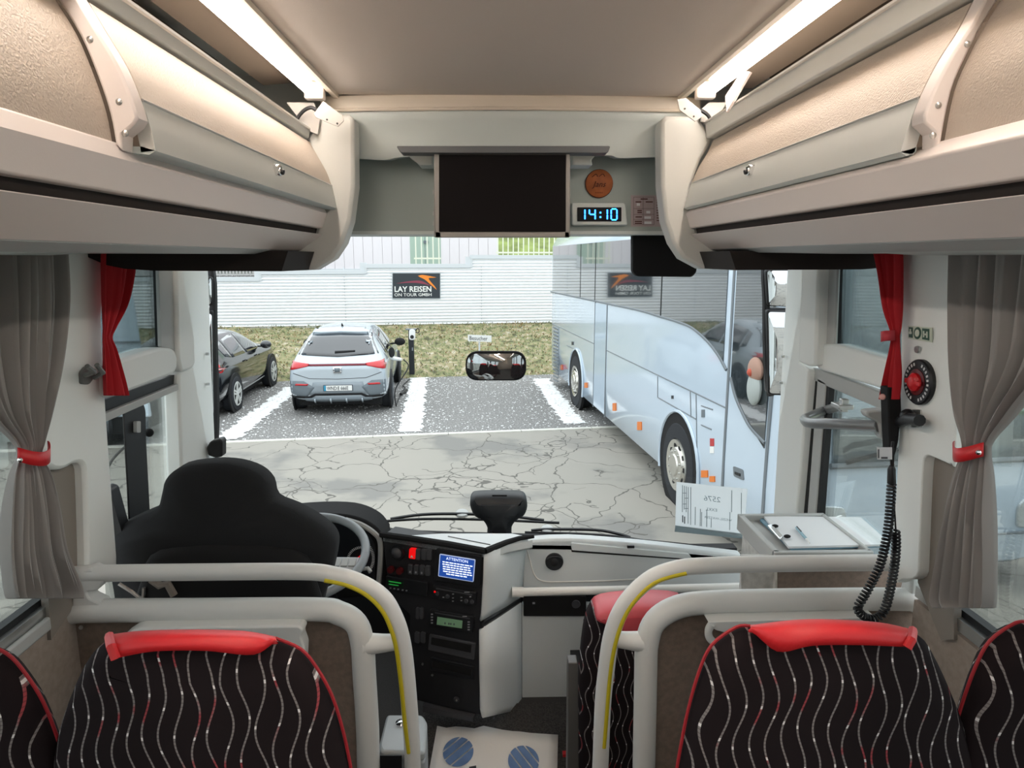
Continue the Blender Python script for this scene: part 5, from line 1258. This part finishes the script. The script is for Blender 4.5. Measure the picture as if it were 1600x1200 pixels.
# ================================================================== cars
def subsurf_mesh(mb, lv=2):
    me = bpy.data.meshes.new('t'); me.from_pydata([tuple(v) for v in mb.v], [], mb.f); me.update(); fixn(me)
    o = bpy.data.objects.new('t', me); COL.objects.link(o); m = o.modifiers.new('s', 'SUBSURF'); m.levels = lv; m.render_levels = lv
    dg = bpy.context.evaluated_depsgraph_get(); ev_ = o.evaluated_get(dg); em = ev_.to_mesh()
    r = MB(); r.v = [v.co.copy() for v in em.vertices]; r.f = [tuple(p.vertices) for p in em.polygons]
    ev_.to_mesh_clear(); bpy.data.objects.remove(o); bpy.data.meshes.remove(me); return r
def car(label, paint, st, L, W, rear, wheel_y, group=None, plate=None):
    r = thing('car', label, 'car', (0, 0, 0), group)
    mb = MB(); rings = []
    for y, zb, zs, zt, wb, wt in st:
        half = [(wb*.80, zb), (wb*.97, zb+.10), (wb, zb+(zs-zb)*.55), (wb*.975, zs), (wt+(wb-wt)*.15, zs+(zt-zs)*.6 if zt > zs else zs), (wt*.88, zt-.015), (wt*.4, zt)]
        rings.append([V((x, y, z)) for x, z in half]+[V((-x, y, z)) for x, z in half[::-1]])
    n = len(rings[0]); mb.v = [v for g in rings for v in g]
    for i in range(len(rings)-1):
        for j in range(n): mb.f.append((i*n+j, i*n+(j+1) % n, (i+1)*n+(j+1) % n, (i+1)*n+j))
    for g in (0, len(rings)-1):
        q = [g*n+j for j in range(n)]
        for j in range(n//2-1): mb.f.append((q[j], q[j+1], q[n-2-j], q[n-1-j]))
    body = subsurf_mesh(mb, 2); bv = BVHTree.FromPolygons([tuple(v) for v in body.v], body.f)
    part('body', body, paint, r, ang=60)
    def patch(name, top, bot, side, mat, off=.006, nx=14, nz=5, lab=None, parent=None):
        t_, b_ = [], []
        def samp(pl, u):
            k = len(pl)-1; i = min(int(u*k), k-1); f = u*k-i; a, b = pl[i], pl[i+1]; return (a[0]+(b[0]-a[0])*f, a[1]+(b[1]-a[1])*f)
        rows = []
        for i in range(nz+1):
            row = []
            for j in range(nx+1):
                u = j/nx; a, b = samp(top, u), samp(bot, u); v = i/nz; h_, z = a[0]+(b[0]-a[0])*v, a[1]+(b[1]-a[1])*v
                if side == 'rear': og, d = V((h_, -3, z)), V((0, 1, 0))
                elif side == 'front': og, d = V((h_, L+3, z)), V((0, -1, 0))
                else: og, d = V((3*side, h_, z)), V((-side, 0, 0))
                hit = bv.ray_cast(og, d)
                if hit[0] is None:
                    nr = bv.find_nearest(V((h_, .2 if side == 'rear' else L-.2, z)) if side in ('rear', 'front') else V((side*W/2, h_, z))); hit = nr
                nm = hit[1] if hit[1].dot(d) < 0 else -hit[1]
                row.append(hit[0]+nm*off)
            rows.append(row)
        o = part(name, MB().grid(rows), mat, parent or r, ang=60, label=lab); m = o.modifiers.new('s', 'SOLIDIFY'); m.thickness = off*.9; m.offset = -1 
        return o
    hw = W/2
    for sgn in (1, -1):
        for y in wheel_y:
            c_ = V((sgn*(hw-.10), y, .33)); a = V((sgn, 0, 0))
            part('wheel_arch', MB().lathe(c_+a*.07, a, [(.395, 0), (.395, .032)], 28), rubber, r)
            w = part('wheel', MB().lathe(c_-a*.10, a, [(.24, 0), (.31, .01), (.33, .04), (.33, .19), (.31, .215), (.235, .222), (.225, .20)], 28), tyre, r)
            rim = MB().lathe(c_+a*.095, a, [(.225, 0), (.222, .004)], 24); part('rim_back', rim, blackm, w)
            sp = MB()
            for k in range(5):
                an = 2*PI*k/5+.3; d = V((0, math.cos(an), math.sin(an))); t = V((0, -math.sin(an), math.cos(an)))
                sp.slab([c_+a*.105+d*.03-t*.035, c_+a*.115+d*.222-t*.05, c_+a*.115+d*.222-t*.012, c_+a*.105+d*.03-t*.005][::1], a*.015)
                sp.slab([c_+a*.105+d*.03+t*.005, c_+a*.115+d*.222+t*.012, c_+a*.115+d*.222+t*.05, c_+a*.105+d*.03+t*.035], a*.015)
            sp.lathe(c_+a*.10, a, [(.06, 0), (.05, .025)], 14)
            sp.tube([c_+a*.115+V((0, .218*math.cos(q), .218*math.sin(q))) for q in [2*PI*i/28 for i in range(29)]], .012, 6, caps=False)
            part('spokes', sp, alu if paint is not silver_car else M('dark_rim', '#4c5258', .35), w)
        mp = V((sgn*(hw+.07), L*.64, 1.02))
        part('side_mirror', MB().ball(mp, (.12, .09, .085), 14, 8).box((min(sgn*(hw-.10), mp.x), mp.y-.03, .97), (max(sgn*(hw-.10), mp.x), mp.y+.03, 1.0)), blackm if paint is silver_car else paint, r)
        part('door_handle', MB().box((min(sgn*(hw-.005), sgn*(hw+.02)), L*.36, .84), (max(sgn*(hw-.005), sgn*(hw+.02)), L*.36+.18, .87)), paint, r, bev=.005)
        part('door_handle', MB().box((min(sgn*(hw-.005), sgn*(hw+.02)), L*.56, .84), (max(sgn*(hw-.005), sgn*(hw+.02)), L*.56+.18, .87)), paint, r, bev=.005)
    part('underbody', MB().box((-hw*.82, .25, .16), (hw*.82, L-.3, .4)), blackm, r)
    return r, patch, bv
# silver electric hatchback
st = [(.0, .42, .74, .86, .78, .70), (.02, .30, .84, .95, .84, .74), (.12, .24, .90, 1.03, .885, .74), (.42, .22, .96, 1.36, .90, .66), (.62, .22, .97, 1.50, .90, .62), (1.2, .22, .96, 1.55, .90, .60), (2.1, .22, .95, 1.54, .905, .60), (2.75, .22, .94, 1.38, .90, .62), (3.25, .22, .93, 1.06, .895, .70), (3.8, .24, .88, .97, .88, .68), (4.18, .28, .80, .86, .82, .62), (4.3, .36, .66, .72, .66, .5)]
r, patch, bv = car('silver grey electric hatchback seen from behind, charging cable plugged in', silver_car, st, 4.3, 1.81, 'rear', (.80, 3.55))
patch('rear_window', [(-.56, 1.43), (0, 1.45), (.56, 1.43)], [(-.72, 1.10), (0, 1.06), (.72, 1.10)], 'rear', car_glass, .008, 16, 6)
patch('roof_spoiler', [(-.60, 1.50), (0, 1.53), (.60, 1.50)], [(-.59, 1.44), (0, 1.46), (.59, 1.44)], 'rear', silver_car, .03)
wpz = patch('rear_wiper', [(-.06, 1.15), (.30, 1.16)], [(-.06, 1.115), (.30, 1.14)], 'rear', blackm, .02, 6, 1)
for s_ in (-1, 1):
    patch('tail_light', [(s_*.50, .955), (s_*.86, 1.0)], [(s_*.52, .915), (s_*.84, .845)], 'rear', tail_red, .012, 8, 4, lab='red tail light')
    patch('bumper_reflector', [(s_*.52, .60), (s_*.74, .61)], [(s_*.54, .57), (s_*.76, .575)], 'rear', tail_red, .016, 5, 1)
    patch('bumper_inset', [(s_*.42, .53), (s_*.60, .65), (s_*.84, .66)], [(s_*.55, .37), (s_*.72, .34), (s_*.84, .36)], 'rear', grey_trim, .010, 8, 4)
    patch('quarter_window', [(.78, 1.32), (.95, 1.36)], [(.72, 1.06), (.95, 1.02)], s_, car_glass, .006, 4, 4)
    patch('side_window', [(1.0, 1.37), (1.6, 1.42), (1.88, 1.42)], [(1.0, 1.01), (1.6, .99), (1.88, .99)], s_, car_glass, .006, 8, 4)
    patch('side_window', [(1.95, 1.42), (2.4, 1.38), (2.9, 1.16)], [(1.95, .99), (2.4, .985), (2.95, .98)], s_, car_glass, .006, 8, 4)
patch('light_bar', [(-.52, .950), (.52, .950)], [(-.52, .918), (.52, .918)], 'rear', tail_dk, .010, 14, 1, lab='dark red light bar')
patch('emblem', [(-.075, .90), (.075, .90)], [(-.07, .79), (.07, .79)], 'rear', chrome, .02, 2, 2)
patch('emblem_field', [(-.05, .88), (.05, .88)], [(-.045, .81), (.045, .81)], 'rear', grey_trim, .024, 2, 2)
patch('tailgate_seam', [(-.78, .80), (-.5, .70), (0, .685), (.5, .70), (.78, .80)], [(-.78, .79), (-.5, .692), (0, .677), (.5, .692), (.78, .79)], 'rear', rubber, .004, 20, 1)
patch('bumper_centre', [(-.44, .625), (.44, .625)], [(-.52, .40), (.52, .40)], 'rear', M('inset_mid', '#8b949a', .5), .008, 10, 3)
patch('black_line', [(-.80, .385), (-.52, .37), (-.42, .42), (.42, .42), (.52, .37), (.80, .385)], [(-.78, .35), (-.5, .335), (-.40, .385), (.40, .385), (.5, .335), (.78, .35)], 'rear', blackm, .014, 20, 1)
for x in (-.42, -.14, .14, .42): patch('diffuser_fin', [(x-.012, .34), (x+.012, .34)], [(x-.012, .27), (x+.012, .27)], 'rear', silver_car, .03, 1, 2)
patch('diffuser', [(-.6, .345), (.6, .345)], [(-.58, .255), (.58, .255)], 'rear', M('diffuser_grey', '#7f888e', .5), .012, 10, 2)
pp_ = patch('number_plate', [(-.26, .575), (.26, .575)], [(-.26, .465), (.26, .465)], 'rear', M('plate_frame', '#1c2530', .4), .016, 2, 1)
h_ = bv.ray_cast(V((0, -3, .52)), V((0, 1, 0)))[0]; yp = h_.y-.026
part('plate_field', MB().box((-.25, yp-.004, .472), (.25, yp, .568)), white, pp_)
part('country_band', MB().box((-.25, yp-.006, .472), (-.21, yp-.004, .568)), M('eu_blue', '#2f8fb0', .5), pp_)
part('lettering', text_mb('WND:E 666E', (-.195, yp-.008, .486), (1, 0, 0), (0, 0, 1), .066, t=0, sx=.72, bold=.008), M('plate_ink', '#3a3d42', .5), pp_)
part('roof_aerial', MB().tube([(0, .95, 1.52), (0, .86, 1.60)], [.03, .01], 8), blackm, r)
cfl = part('charge_flap', MB().lathe((.90, .98, 1.02), (1, -.5, .1), [(.10, 0), (.10, .02), (.06, .03)], 16), blackm, r, label='open black charging flap')
part('charge_plug', MB().tube([(.90, 1.02, .90), (.99, .93, .90), (1.10, .90, .89)], [.035, .04, .03], 10), white, r)
r.location = (-2.80, 12.36, 0); r.rotation_euler = (0, 0, math.radians(4.5))
Mr = Matrix.Translation(r.location) @ Matrix.Rotation(math.radians(4.5), 4, 'Z')
pl0 = Mr @ V((1.13, .90, .89))
cab = thing('charging_cable', 'thin black charging cable hanging from the silver car to the ground', 'cable', V((pl0.x, pl0.y, 0)))
e1 = PZ(619, 634, .02); e2 = PZ(628, 613, .02); e3 = PZ(633, 606, .02); e4 = PZ(640, 592, .02)
part('cable', MB().tube(cr([tuple(pl0), tuple(pl0+V((.10, -.05, -.15))), (e1.x, e1.y, .35), tuple(e1), tuple(PZ(621, 628, .02)), tuple(e2), tuple(e3), tuple(PZ(630, 602, .03)), tuple(e4)], 5), .012, 7), black, cab)
part('cable_plug', MB().tube([tuple(PZ(626, 616, .04)), tuple(PZ(634, 610, .04))], [.03, .045], 8), black, cab)

# black hatchback
st2 = [(.0, .40, .80, .92, .80, .68), (.03, .28, .88, 1.02, .85, .70), (.14, .22, .92, 1.12, .885, .70), (.38, .2, .95, 1.34, .895, .64), (.62, .2, .95, 1.44, .90, .60), (1.2, .2, .94, 1.47, .90, .58), (2.0, .2, .93, 1.45, .90, .58), (2.55, .2, .92, 1.32, .895, .60), (3.05, .2, .91, 1.02, .89, .68), (3.7, .22, .87, .95, .875, .66), (4.1, .26, .78, .83, .81, .6), (4.25, .34, .64, .68, .64, .5)]
def black_hatch(label, group=None):
    r, patch, bv = car(label, black_car, st2, 4.25, 1.8, 'rear', (.80, 3.42), group)
    patch('rear_window', [(-.55, 1.38), (.55, 1.38)], [(-.66, 1.08), (.66, 1.08)], 'rear', car_glass, .008, 12, 5)
    for s_ in (-1, 1):
        patch('tail_light', [(s_*.48, .98), (s_*.86, .98)], [(s_*.52, .84), (s_*.86, .82)], 'rear', tail_red, .012, 6, 3, lab='red tail light')
        patch('light_stripe', [(s_*.50, .905), (s_*.86, .90)], [(s_*.50, .885), (s_*.86, .875)], 'rear', M('pale_red', '#f0a0a0', .3), .016, 6, 1)
        patch('bumper_reflector', [(s_*.40, .42), (s_*.80, .44)], [(s_*.42, .38), (s_*.80, .40)], 'rear', tail_red, .014, 6, 1)
        patch('quarter_window', [(.60, 1.26), (.92, 1.31)], [(.66, 1.05), (.92, 1.0)], s_, car_glass, .006, 4, 4)
        patch('side_window', [(.97, 1.31), (1.5, 1.35), (1.76, 1.35)], [(.97, .99), (1.5, .975), (1.76, .97)], s_, car_glass, .006, 8, 4)
        patch('side_window', [(1.83, 1.35), (2.25, 1.31), (2.72, 1.10)], [(1.83, .97), (2.25, .965), (2.78, .96)], s_, car_glass, .006, 8, 4)
        patch('sill_trim', [(1.25, .30), (3.0, .30)], [(1.25, .26), (3.0, .26)], s_, M('sill_silver', '#b9bcbc', .3), .012, 8, 1)
    pp_ = patch('number_plate', [(-.26, .70), (.26, .70)], [(-.26, .59), (.26, .59)], 'rear', white, .014, 2, 1)
    return r
r = black_hatch('shiny black hatchback parked left of the silver car')
r.location = (-5.66, 12.0, 0); r.rotation_euler = (0, 0, math.radians(3))
r = black_hatch('dark car parked behind our coach, reflected in the windscreen of the parked coach')
r.location = (9.6, -4.6, 0); r.rotation_euler = (0, 0, math.radians(60))

# white van parked across, left of the black car
vq = P(243, 652, 10.2); X1 = vq.x-.05
vn = thing('van', 'white box van parked at far left, seen through the driver window', 'van', (X1-2.4, 11, 0))
part('box_body', MB().slab([(X1, 10.2, vq.z), (X1-.12, 10.25, 2.2), (X1-.3, 10.3, 3.1), (X1-5, 10.3, 3.1), (X1-5, 10.2, vq.z)], (X1*.145, 1.45, 0)), coach_w, vn, bev=.03)
part('body_seam', MB().box((X1-5, 10.2, 1.60), (X1-.06, 10.22, 1.63)), coach_s, vn)
part('underbody', MB().box((X1-4.8, 10.35, .2), (X1-.3, 11.5, vq.z+.1)), blackm, vn)
for x in (X1-4.2, X1-1.0):
    for y in (10.25, 11.35): part('wheel', MB().lathe((x, y, .33), (0, 1, 0), [(.2, 0), (.32, .02), (.33, .16), (.2, .2)], 20), tyre, vn)
for z in (.9,): part('side_lamp', MB().box((X1-.35, 10.18, z), (X1-.2, 10.24, z+.1)), amber, vn)

# ================================================================== parked coach on the right
s1, s2 = PZ(1034, 731, .3), PZ(861, 577, .3)
dirv = (V((s2.x, s2.y, 0))-V((s1.x, s1.y, 0))).normalized(); lat = V((dirv.y, -dirv.x, 0))
CPL = (V((s1.x, s1.y, 0)), -lat)
O = on(CPL, 1206, 700); O.z = 0
vlen = (V((s2.x, s2.y, 0))-O).dot(dirv)
def cv(v, u, z): return O+dirv*v+lat*u+V((0, 0, z))
def on_v(px, py): q = on(CPL, px, py); return ((q-O).dot(dirv), q.z)
ct = thing('coach', 'pale blue-white touring coach parked facing us on the right', 'coach', cv(vlen/2, 1.25, 0))
def plan(inset, rake=0):
    r1, r2 = .38, .05; W_ = 2.5; x0, x1, y0, y1 = inset, W_-inset, -.30+rake+inset, vlen-inset
    pts = []
    for (cx, cy, rr, a0) in ((x0+r1, y0+r1, r1, PI), (x1-r1, y0+r1, r1, 1.5*PI), (x1-r2, y1-r2, r2, 0), (x0+r2, y1-r2, r2, .5*PI)):
        for k in range(6): a = a0+(PI/2)*k/5; pts.append((cx+rr*math.cos(a), cy+rr*math.sin(a)))
    return pts
lv = [(.27, .06, 0), (.32, .01, 0), (.9, 0, 0), (1.25, 0, .02), (2.6, 0, .20), (3.09, .0, .30), (3.25, .07, .38), (3.38, .22, .5), (3.44, .5, .7)]
rings = [[cv(y, x, z) for x, y in plan(i_, rk)] for z, i_, rk in lv]; n = len(rings[0]); mb = MB(); mb.v = [v for g in rings for v in g]
for i in range(len(rings)-1):
    for j in range(n): mb.f.append((i*n+j, i*n+(j+1) % n, (i+1)*n+(j+1) % n, (i+1)*n+j))
mb.f.append(tuple(range(n))); mb.f.append(tuple(range((len(rings)-1)*n, len(rings)*n)))
part('body', mb, coach_w, ct, ang=45)
def cpoly(name, pts, mat, t=.012, off=.006, parent=ct, lab=None, bev=0):
    return part(name, MB().poly(CPL, pts, t+off, off), mat, parent, label=lab, bev=bev)
# window band, each pane of its own
bot_ = cr([(861, 456), (905, 465), (957, 476), (1000, 485), (1030, 494), (1060, 503), (1083, 513), (1107, 534), (1124, 556), (1136, 578)], 4)
def btm(v):
    L_ = [on_v(*b) for b in bot_]
    for (a, za), (b, zb) in zip(L_, L_[1:]):
        lo, hi = min(a, b), max(a, b)
        if lo <= v <= hi: return za+(zb-za)*((v-a)/(b-a) if b != a else 0)
    return L_[0][1] if v > L_[0][0] else L_[-1][1]
vs_ = [on_v(x, 470)[0] for x in (864, 907, 930, 1034, 1136)]
ZT = 3.08
for a, b in zip(vs_, vs_[1:]):
    m_ = 16; lo = [(a+(b-a)*i/m_) for i in range(m_+1)]
    pts = [cv(v, -.008, btm(v)) for v in lo]+[cv(b, -.008, ZT), cv(a, -.008, ZT)]
    part('side_window', MB().slab(pts, lat*.02), coach_g, ct, ang=0)
part('window_edge', MB().tube([cv(on_v(x, y)[0], -.006, on_v(x, y)[1]) for x, y in bot_], .016, 6), coach_s, ct)
for v in vs_[1:-1]: part('pane_joint', MB().box((0, 0, 0), (0, 0, 0)) if False else MB().slab([cv(v-.012, -.012, btm(v)), cv(v+.012, -.012, btm(v)), cv(v+.012, -.012, ZT), cv(v-.012, -.012, ZT)], lat*.01), rubber, ct)
# front door with curved glass
dv = on_v(1138, 600)[0]
part('door_seam', MB().slab([cv(dv-.02, -.008, .35), cv(dv+.02, -.008, .35), cv(dv+.02, -.008, 3.05), cv(dv-.02, -.008, 3.05)], lat*.02), coach_s, ct)
dg_ = [on_v(x, y) for x, y in cr([(1143, 590), (1150, 618), (1160, 642), (1174, 668), (1196, 692)], 4)]
pts = [cv(v, -.008, z) for v, z in dg_]+[cv(.12, -.008, dg_[-1][1]-.05), cv(.12, -.008, 3.05), cv(dg_[0][0], -.008, 3.05)]
dgl = part('door_glass', MB().slab(pts, lat*.02), coach_g, ct, ang=0)
part('door_glass_edge', MB().tube([cv(v, -.006, z) for v, z in dg_], .016, 6), coach_s, dgl)
dh = cpoly('door_handle', rnd([(1146, 728), (1162, 734), (1163, 751), (1147, 744)], 3), coach_s, lab='grey recessed door handle')
part('handle_bar', MB().poly(CPL, [(1150, 737), (1158, 740), (1158, 744), (1150, 741)], .02, .014), black, dh)
part('corner_seam', MB().slab([cv(.06, -.006, .5), cv(.10, -.006, .5), cv(.10, .0, 2.2), cv(.06, .0, 2.2)], lat*.02), coach_s, ct)
# middle door and hatch lines
ma, mb_ = on_v(928.5, 560)[0], on_v(947, 560)[0]
cm = part('middle_door', MB().slab([cv(ma, -.005, .34), cv(mb_, -.005, .34), cv(mb_, -.005, btm(mb_)-.03), cv(ma, -.005, btm(ma)-.03)], lat*.01), M('coach_blue_door', '#b2c6d8', .12, coat=.5), ct)
for v in (ma, mb_): part('door_gap', MB().slab([cv(v-.014, -.009, .3), cv(v+.014, -.009, .3), cv(v+.014, -.009, btm(v)-.02), cv(v-.014, -.009, btm(v)-.02)], lat*.02), coach_s, cm)
def seam(a, b, w=.007, mat=coach_s):
    p, q = on_v(*a), on_v(*b); part('panel_seam', MB().tube([cv(p[0], -.001, p[1]), cv(q[0], -.001, q[1])], w, 5), mat, ct)
for a, b in (((947, 547), (1136, 638)), ((863, 506), (928, 537)), ((1028, 588), (1028, 621)), ((1028, 621), (1088, 655)), ((1079, 612), (1080, 652)), ((1088, 616), (1090, 752)), ((886, 540), (905, 549)), ((1096, 634), (1114, 640)), ((1096, 664), (1112, 671)), ((873, 512), (873, 590))):
    seam(a, b)
for x, y in ((1051, 621), (895, 537)): cpoly('hatch_lock', rect(x-1.6, y-3, x+1.6, y+2), sign_bk)
for pts, m_ in (((957.5, 630, 962.5, 642), 'a'), ((996, 659, 1002.5, 672), 'a'), ((913.5, 598, 917.5, 606), 'a'), ((876, 570, 879.5, 578), 'r'), ((1110, 685, 1116, 697), 'r'), ((1096, 735, 1106, 746), 'a'), ((1109, 744, 1117, 753), 'a')):
    cpoly('marker_lamp', rect(*pts), amber if m_ == 'a' else tail_red, lab='amber marker lamp' if m_ == 'a' else 'small red marker')
cpoly('white_mark', rect(1110, 698, 1116, 708), white)
cpoly('service_flap', rect(1096.5, 640, 1101.5, 652), grey_trim)
for k in range(16):
    ya = 508+k*5.4; cpoly('louver', [(865, ya+2.5), (872, ya+6), (872, ya+8.2), (865, ya+4.7)], coach_s, .006, .012)
# wheels
for px, py in ((1060, 712), (900, 592)):
    q = on(CPL, px, py); v = (q-O).dot(dirv); c0 = cv(v, -.004, .50)
    part('wheel_arch', MB().lathe(c0+lat*.05, -lat, [(.60, 0), (.60, .052)], 36), blackm, ct)
    part('arch_lip', MB().tube([c0-lat*.004+dirv*(.62*math.cos(a))+V((0, 0, .62*math.sin(a))) for a in [PI*(-.1+1.2*i/24) for i in range(25)]], .02, 6), coach_w, ct)
    w = part('wheel', MB().lathe(c0+lat*.26, -lat, [(.30, 0), (.48, .01), (.50, .05), (.50, .24), (.47, .27), (.31, .275), (.29, .25)], 36), tyre, ct)
    part('rim', MB().lathe(c0, -lat, [(.30, 0), (.295, .03), (.24, .015), (.215, .01), (.20, .035), (.13, .045), (.12, .06), (.05, .065)], 32), M('polished_rim', '#d4d2ca', .2, metal=.8), w)
    hm = MB()
    for k in range(10):
        a = 2*PI*k/10; hm.lathe(c0+dirv*(.225*math.cos(a))+V((0, 0, .225*math.sin(a)))-lat*.014, -lat, [(.028, 0), (.028, .006)], 10)
    part('rim_holes', hm, blackm, w)
    bm_ = MB()
    for k in range(10):
        a = 2*PI*(k+.5)/10; bm_.lathe(c0+dirv*(.165*math.cos(a))+V((0, 0, .165*math.sin(a)))-lat*.038, -lat, [(.012, 0), (.01, .015)], 6)
    part('wheel_nuts', bm_, steel, w)
q = on(CPL, 1043, 745); v = (q-O).dot(dirv); part('mud_flap', MB().slab([cv(v+.18, .02, .12), cv(v+.18, .45, .12), cv(v+.18, .45, .6), cv(v+.18, .02, .6)], dirv*.02), blackm, ct)
# front face: windscreen, wiper, headlamps, bumper
fz = lambda z: -.31+(.02 if z < 1.25 else .02+(z-1.25)*.135)
rows = [[cv(fz(z)-.012+.0*abs(u), u, z) for u in [.36+1.78*j/12 for j in range(13)]] for z in (1.22, 1.6, 2.0, 2.4, 2.7, 2.95)]
o = part('windscreen', MB().grid(rows), M('coach_front_glass', '#a3adb0', .04, metal=.7), ct, ang=60); o.modifiers.new('s', 'SOLIDIFY').thickness = .01
part('windscreen_edge', MB().tube([cv(fz(1.2)-.015, u, 1.2) for u in (.34, 1.25, 2.16)], .025, 8), coach_s, ct)
part('front_wiper', MB().tube([cv(fz(1.25)-.05, .45, 1.24), cv(fz(1.3)-.06, .8, 1.32), cv(fz(1.36)-.06, 1.6, 1.42)], .02, 6), blackm, ct)
for u0, u1 in ((.10, .55), (1.95, 2.40)):
    hl = part('headlamp', MB().slab([cv(-.315, u, z) for u, z in rnd([(u0+.10, .60), (u1, .62), (u1-.06, .86), (u0+.16, .88), (u0+.08, .80)], .05)], dirv*.05), M('lamp_glass', '#cfd6d8', .05, metal=.6), ct, bev=.01)
    for k in range(2): part('lamp_lens', MB().lathe(cv(-.318, u0+.22+.13*k, .74), -dirv, [(.055, 0), (.05, .006)], 14), chrome, hl)
part('bumper_line', MB().tube([cv(-.31, u, .56) for u in (.2, 1.25, 2.3)], .012, 6), coach_s, ct)
part('front_plate', MB().slab([cv(-.315, 1.0, .40), cv(-.315, 1.5, .40), cv(-.315, 1.5, .51), cv(-.315, 1.0, .51)], -dirv*.01), white, ct)
# small bearded plush in its door window
pv = on_v(1178, 575)
pz_ = thing('plush_figure', 'bearded plush figure with a red nose in the door window of the parked coach', 'toy', cv(pv[0]-.1, -.06, pv[1]-.32))
if True:
    c_ = cv(pv[0]-.1, -.035, pv[1])
    part('face', MB().ball(c_, (.05, .13, .11), 16, 10), M('plush_skin', '#a88676', .9), pz_)
    part('nose', MB().ball(c_-lat*.04+V((0, 0, -.02)), .035, 12, 8), M('plush_nose', '#b85440', .8), pz_)
    part('beard', MB().ball(c_+V((0, 0, -.16)), (.05, .12, .15), 16, 10), M('plush_beard', '#a9b0ad', .95), pz_)
